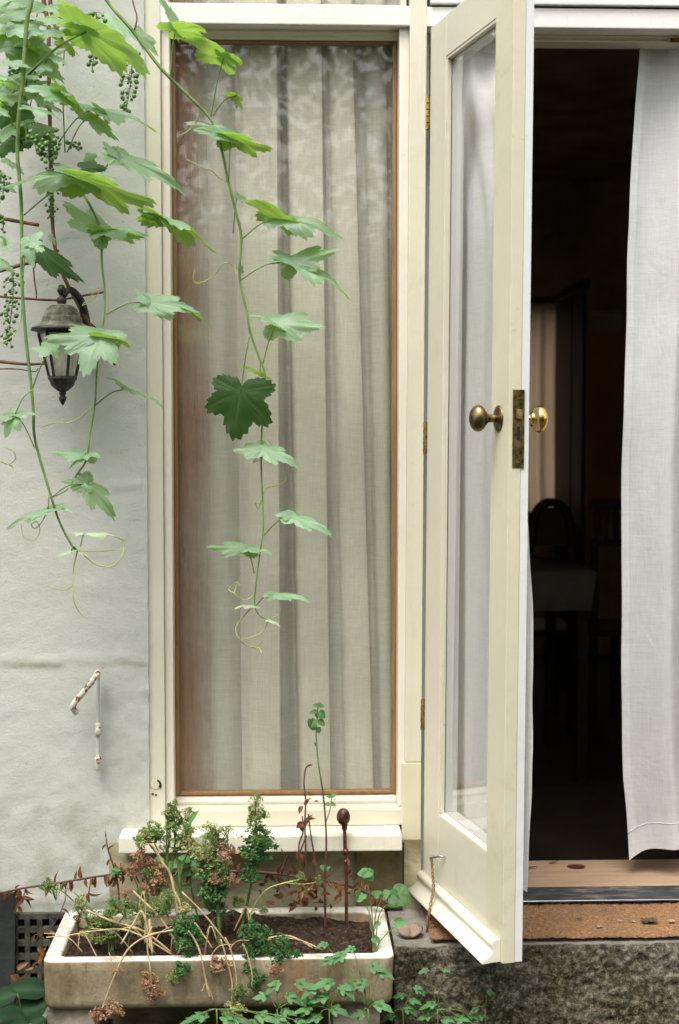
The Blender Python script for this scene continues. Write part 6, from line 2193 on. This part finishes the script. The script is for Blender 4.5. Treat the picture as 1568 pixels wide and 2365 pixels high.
weed(1120, STEP_Y - 0.05, 'lone small weed sprig on the step front under the door', [(1128, 2290, 12), (1112, 2348, 16), (1100, 2330, 14)], group='weeds along the foot of the step')

# dark broad leaves in the corner, bottom left
dk = empty('corner_plant', (P(40, 2340, -0.30).x, -0.30, 0.0))
tag(dk, 'dark green broad leaves in the bottom left corner', 'plant')
for k, (q, t, w) in enumerate((((110, 2290), (20, 2262), 0.9), ((112, 2320), (10, 2330), 1.0), ((60, 2350), (-30, 2340), 1.0), ((105, 2350), (40, 2368), 0.9), ((40, 2296), (-40, 2300), 0.9), ((70, 2365), (0, 2380), 0.9))):
    o, a = place_leaf(DARK[k % 2], q[0], q[1], t[0], t[1], -0.29 - 0.02 * k, 25, w * 1.2, 35, dk)
    MB().tube([Vector((dk.location.x + 0.02 * k, -0.30, 0)), a.lerp(Vector((dk.location.x, -0.3, 0)), 0.4) + Vector((0.02, 0, 0.02)), a], 0.003, 0.002, 6, 4).build('leaf_stalk', 'green_stem', dk, smooth=True)

# ------------------------------------------------------------------ rusty stake with an egg shaped head
SKY = -0.098
st0 = P(793, 1886, SKY)
pxm = (P(893, 1886, SKY) - P(793, 1886, SKY)).length / 100
sk = empty('garden_stake', ground_at(800, SKY))
tag(sk, 'rusty iron stake with an egg shaped head leaning before the sill', 'stake')
prof_ = []
for i in range(17):
    a = math.pi * i / 16
    prof_.append((max(0.0004, 15.8 * pxm * math.sin(a) * (1 + 0.05 * math.cos(a))), -20 * pxm * math.cos(a)))
MB().lathe(prof_, 20, Matrix.Translation(st0)).build('head', 'rust', sk, smooth=True)
s1_ = Matrix.Translation(P(795.5, 1906, SKY))
MB().lathe([(0.001, 0.006), (7 * pxm, 0.004), (8 * pxm, 0.0), (6 * pxm, -0.004), (7.5 * pxm, -0.007), (4.2 * pxm, -0.011), (0.001, -0.012)], 14, s1_).build('collar', 'rust', sk, smooth=True)
MB().tube([P(795.5, 1910, SKY), P(797, 1960, SKY), P(798, 1985, SKY)], 4.3 * pxm, 4.6 * pxm, 10, 4).build('shaft', 'rust', sk, smooth=True)
MB().lathe([(0.001, 0.006), (6 * pxm, 0.005), (6.6 * pxm, 0.0), (6 * pxm, -0.005), (0.001, -0.006)], 12, Matrix.Translation(P(798, 1966, SKY))).build('ring', 'rust', sk, smooth=True)
MB().tube([P(798, 1985, SKY), P(800, 2030, SKY), P(800, 2062, SKY), ground_at(800, SKY) - Vector((0, 0, 0.01))], 4.4 * pxm, 4.0 * pxm, 10, 4).build('spike', 'rust', sk, smooth=True)
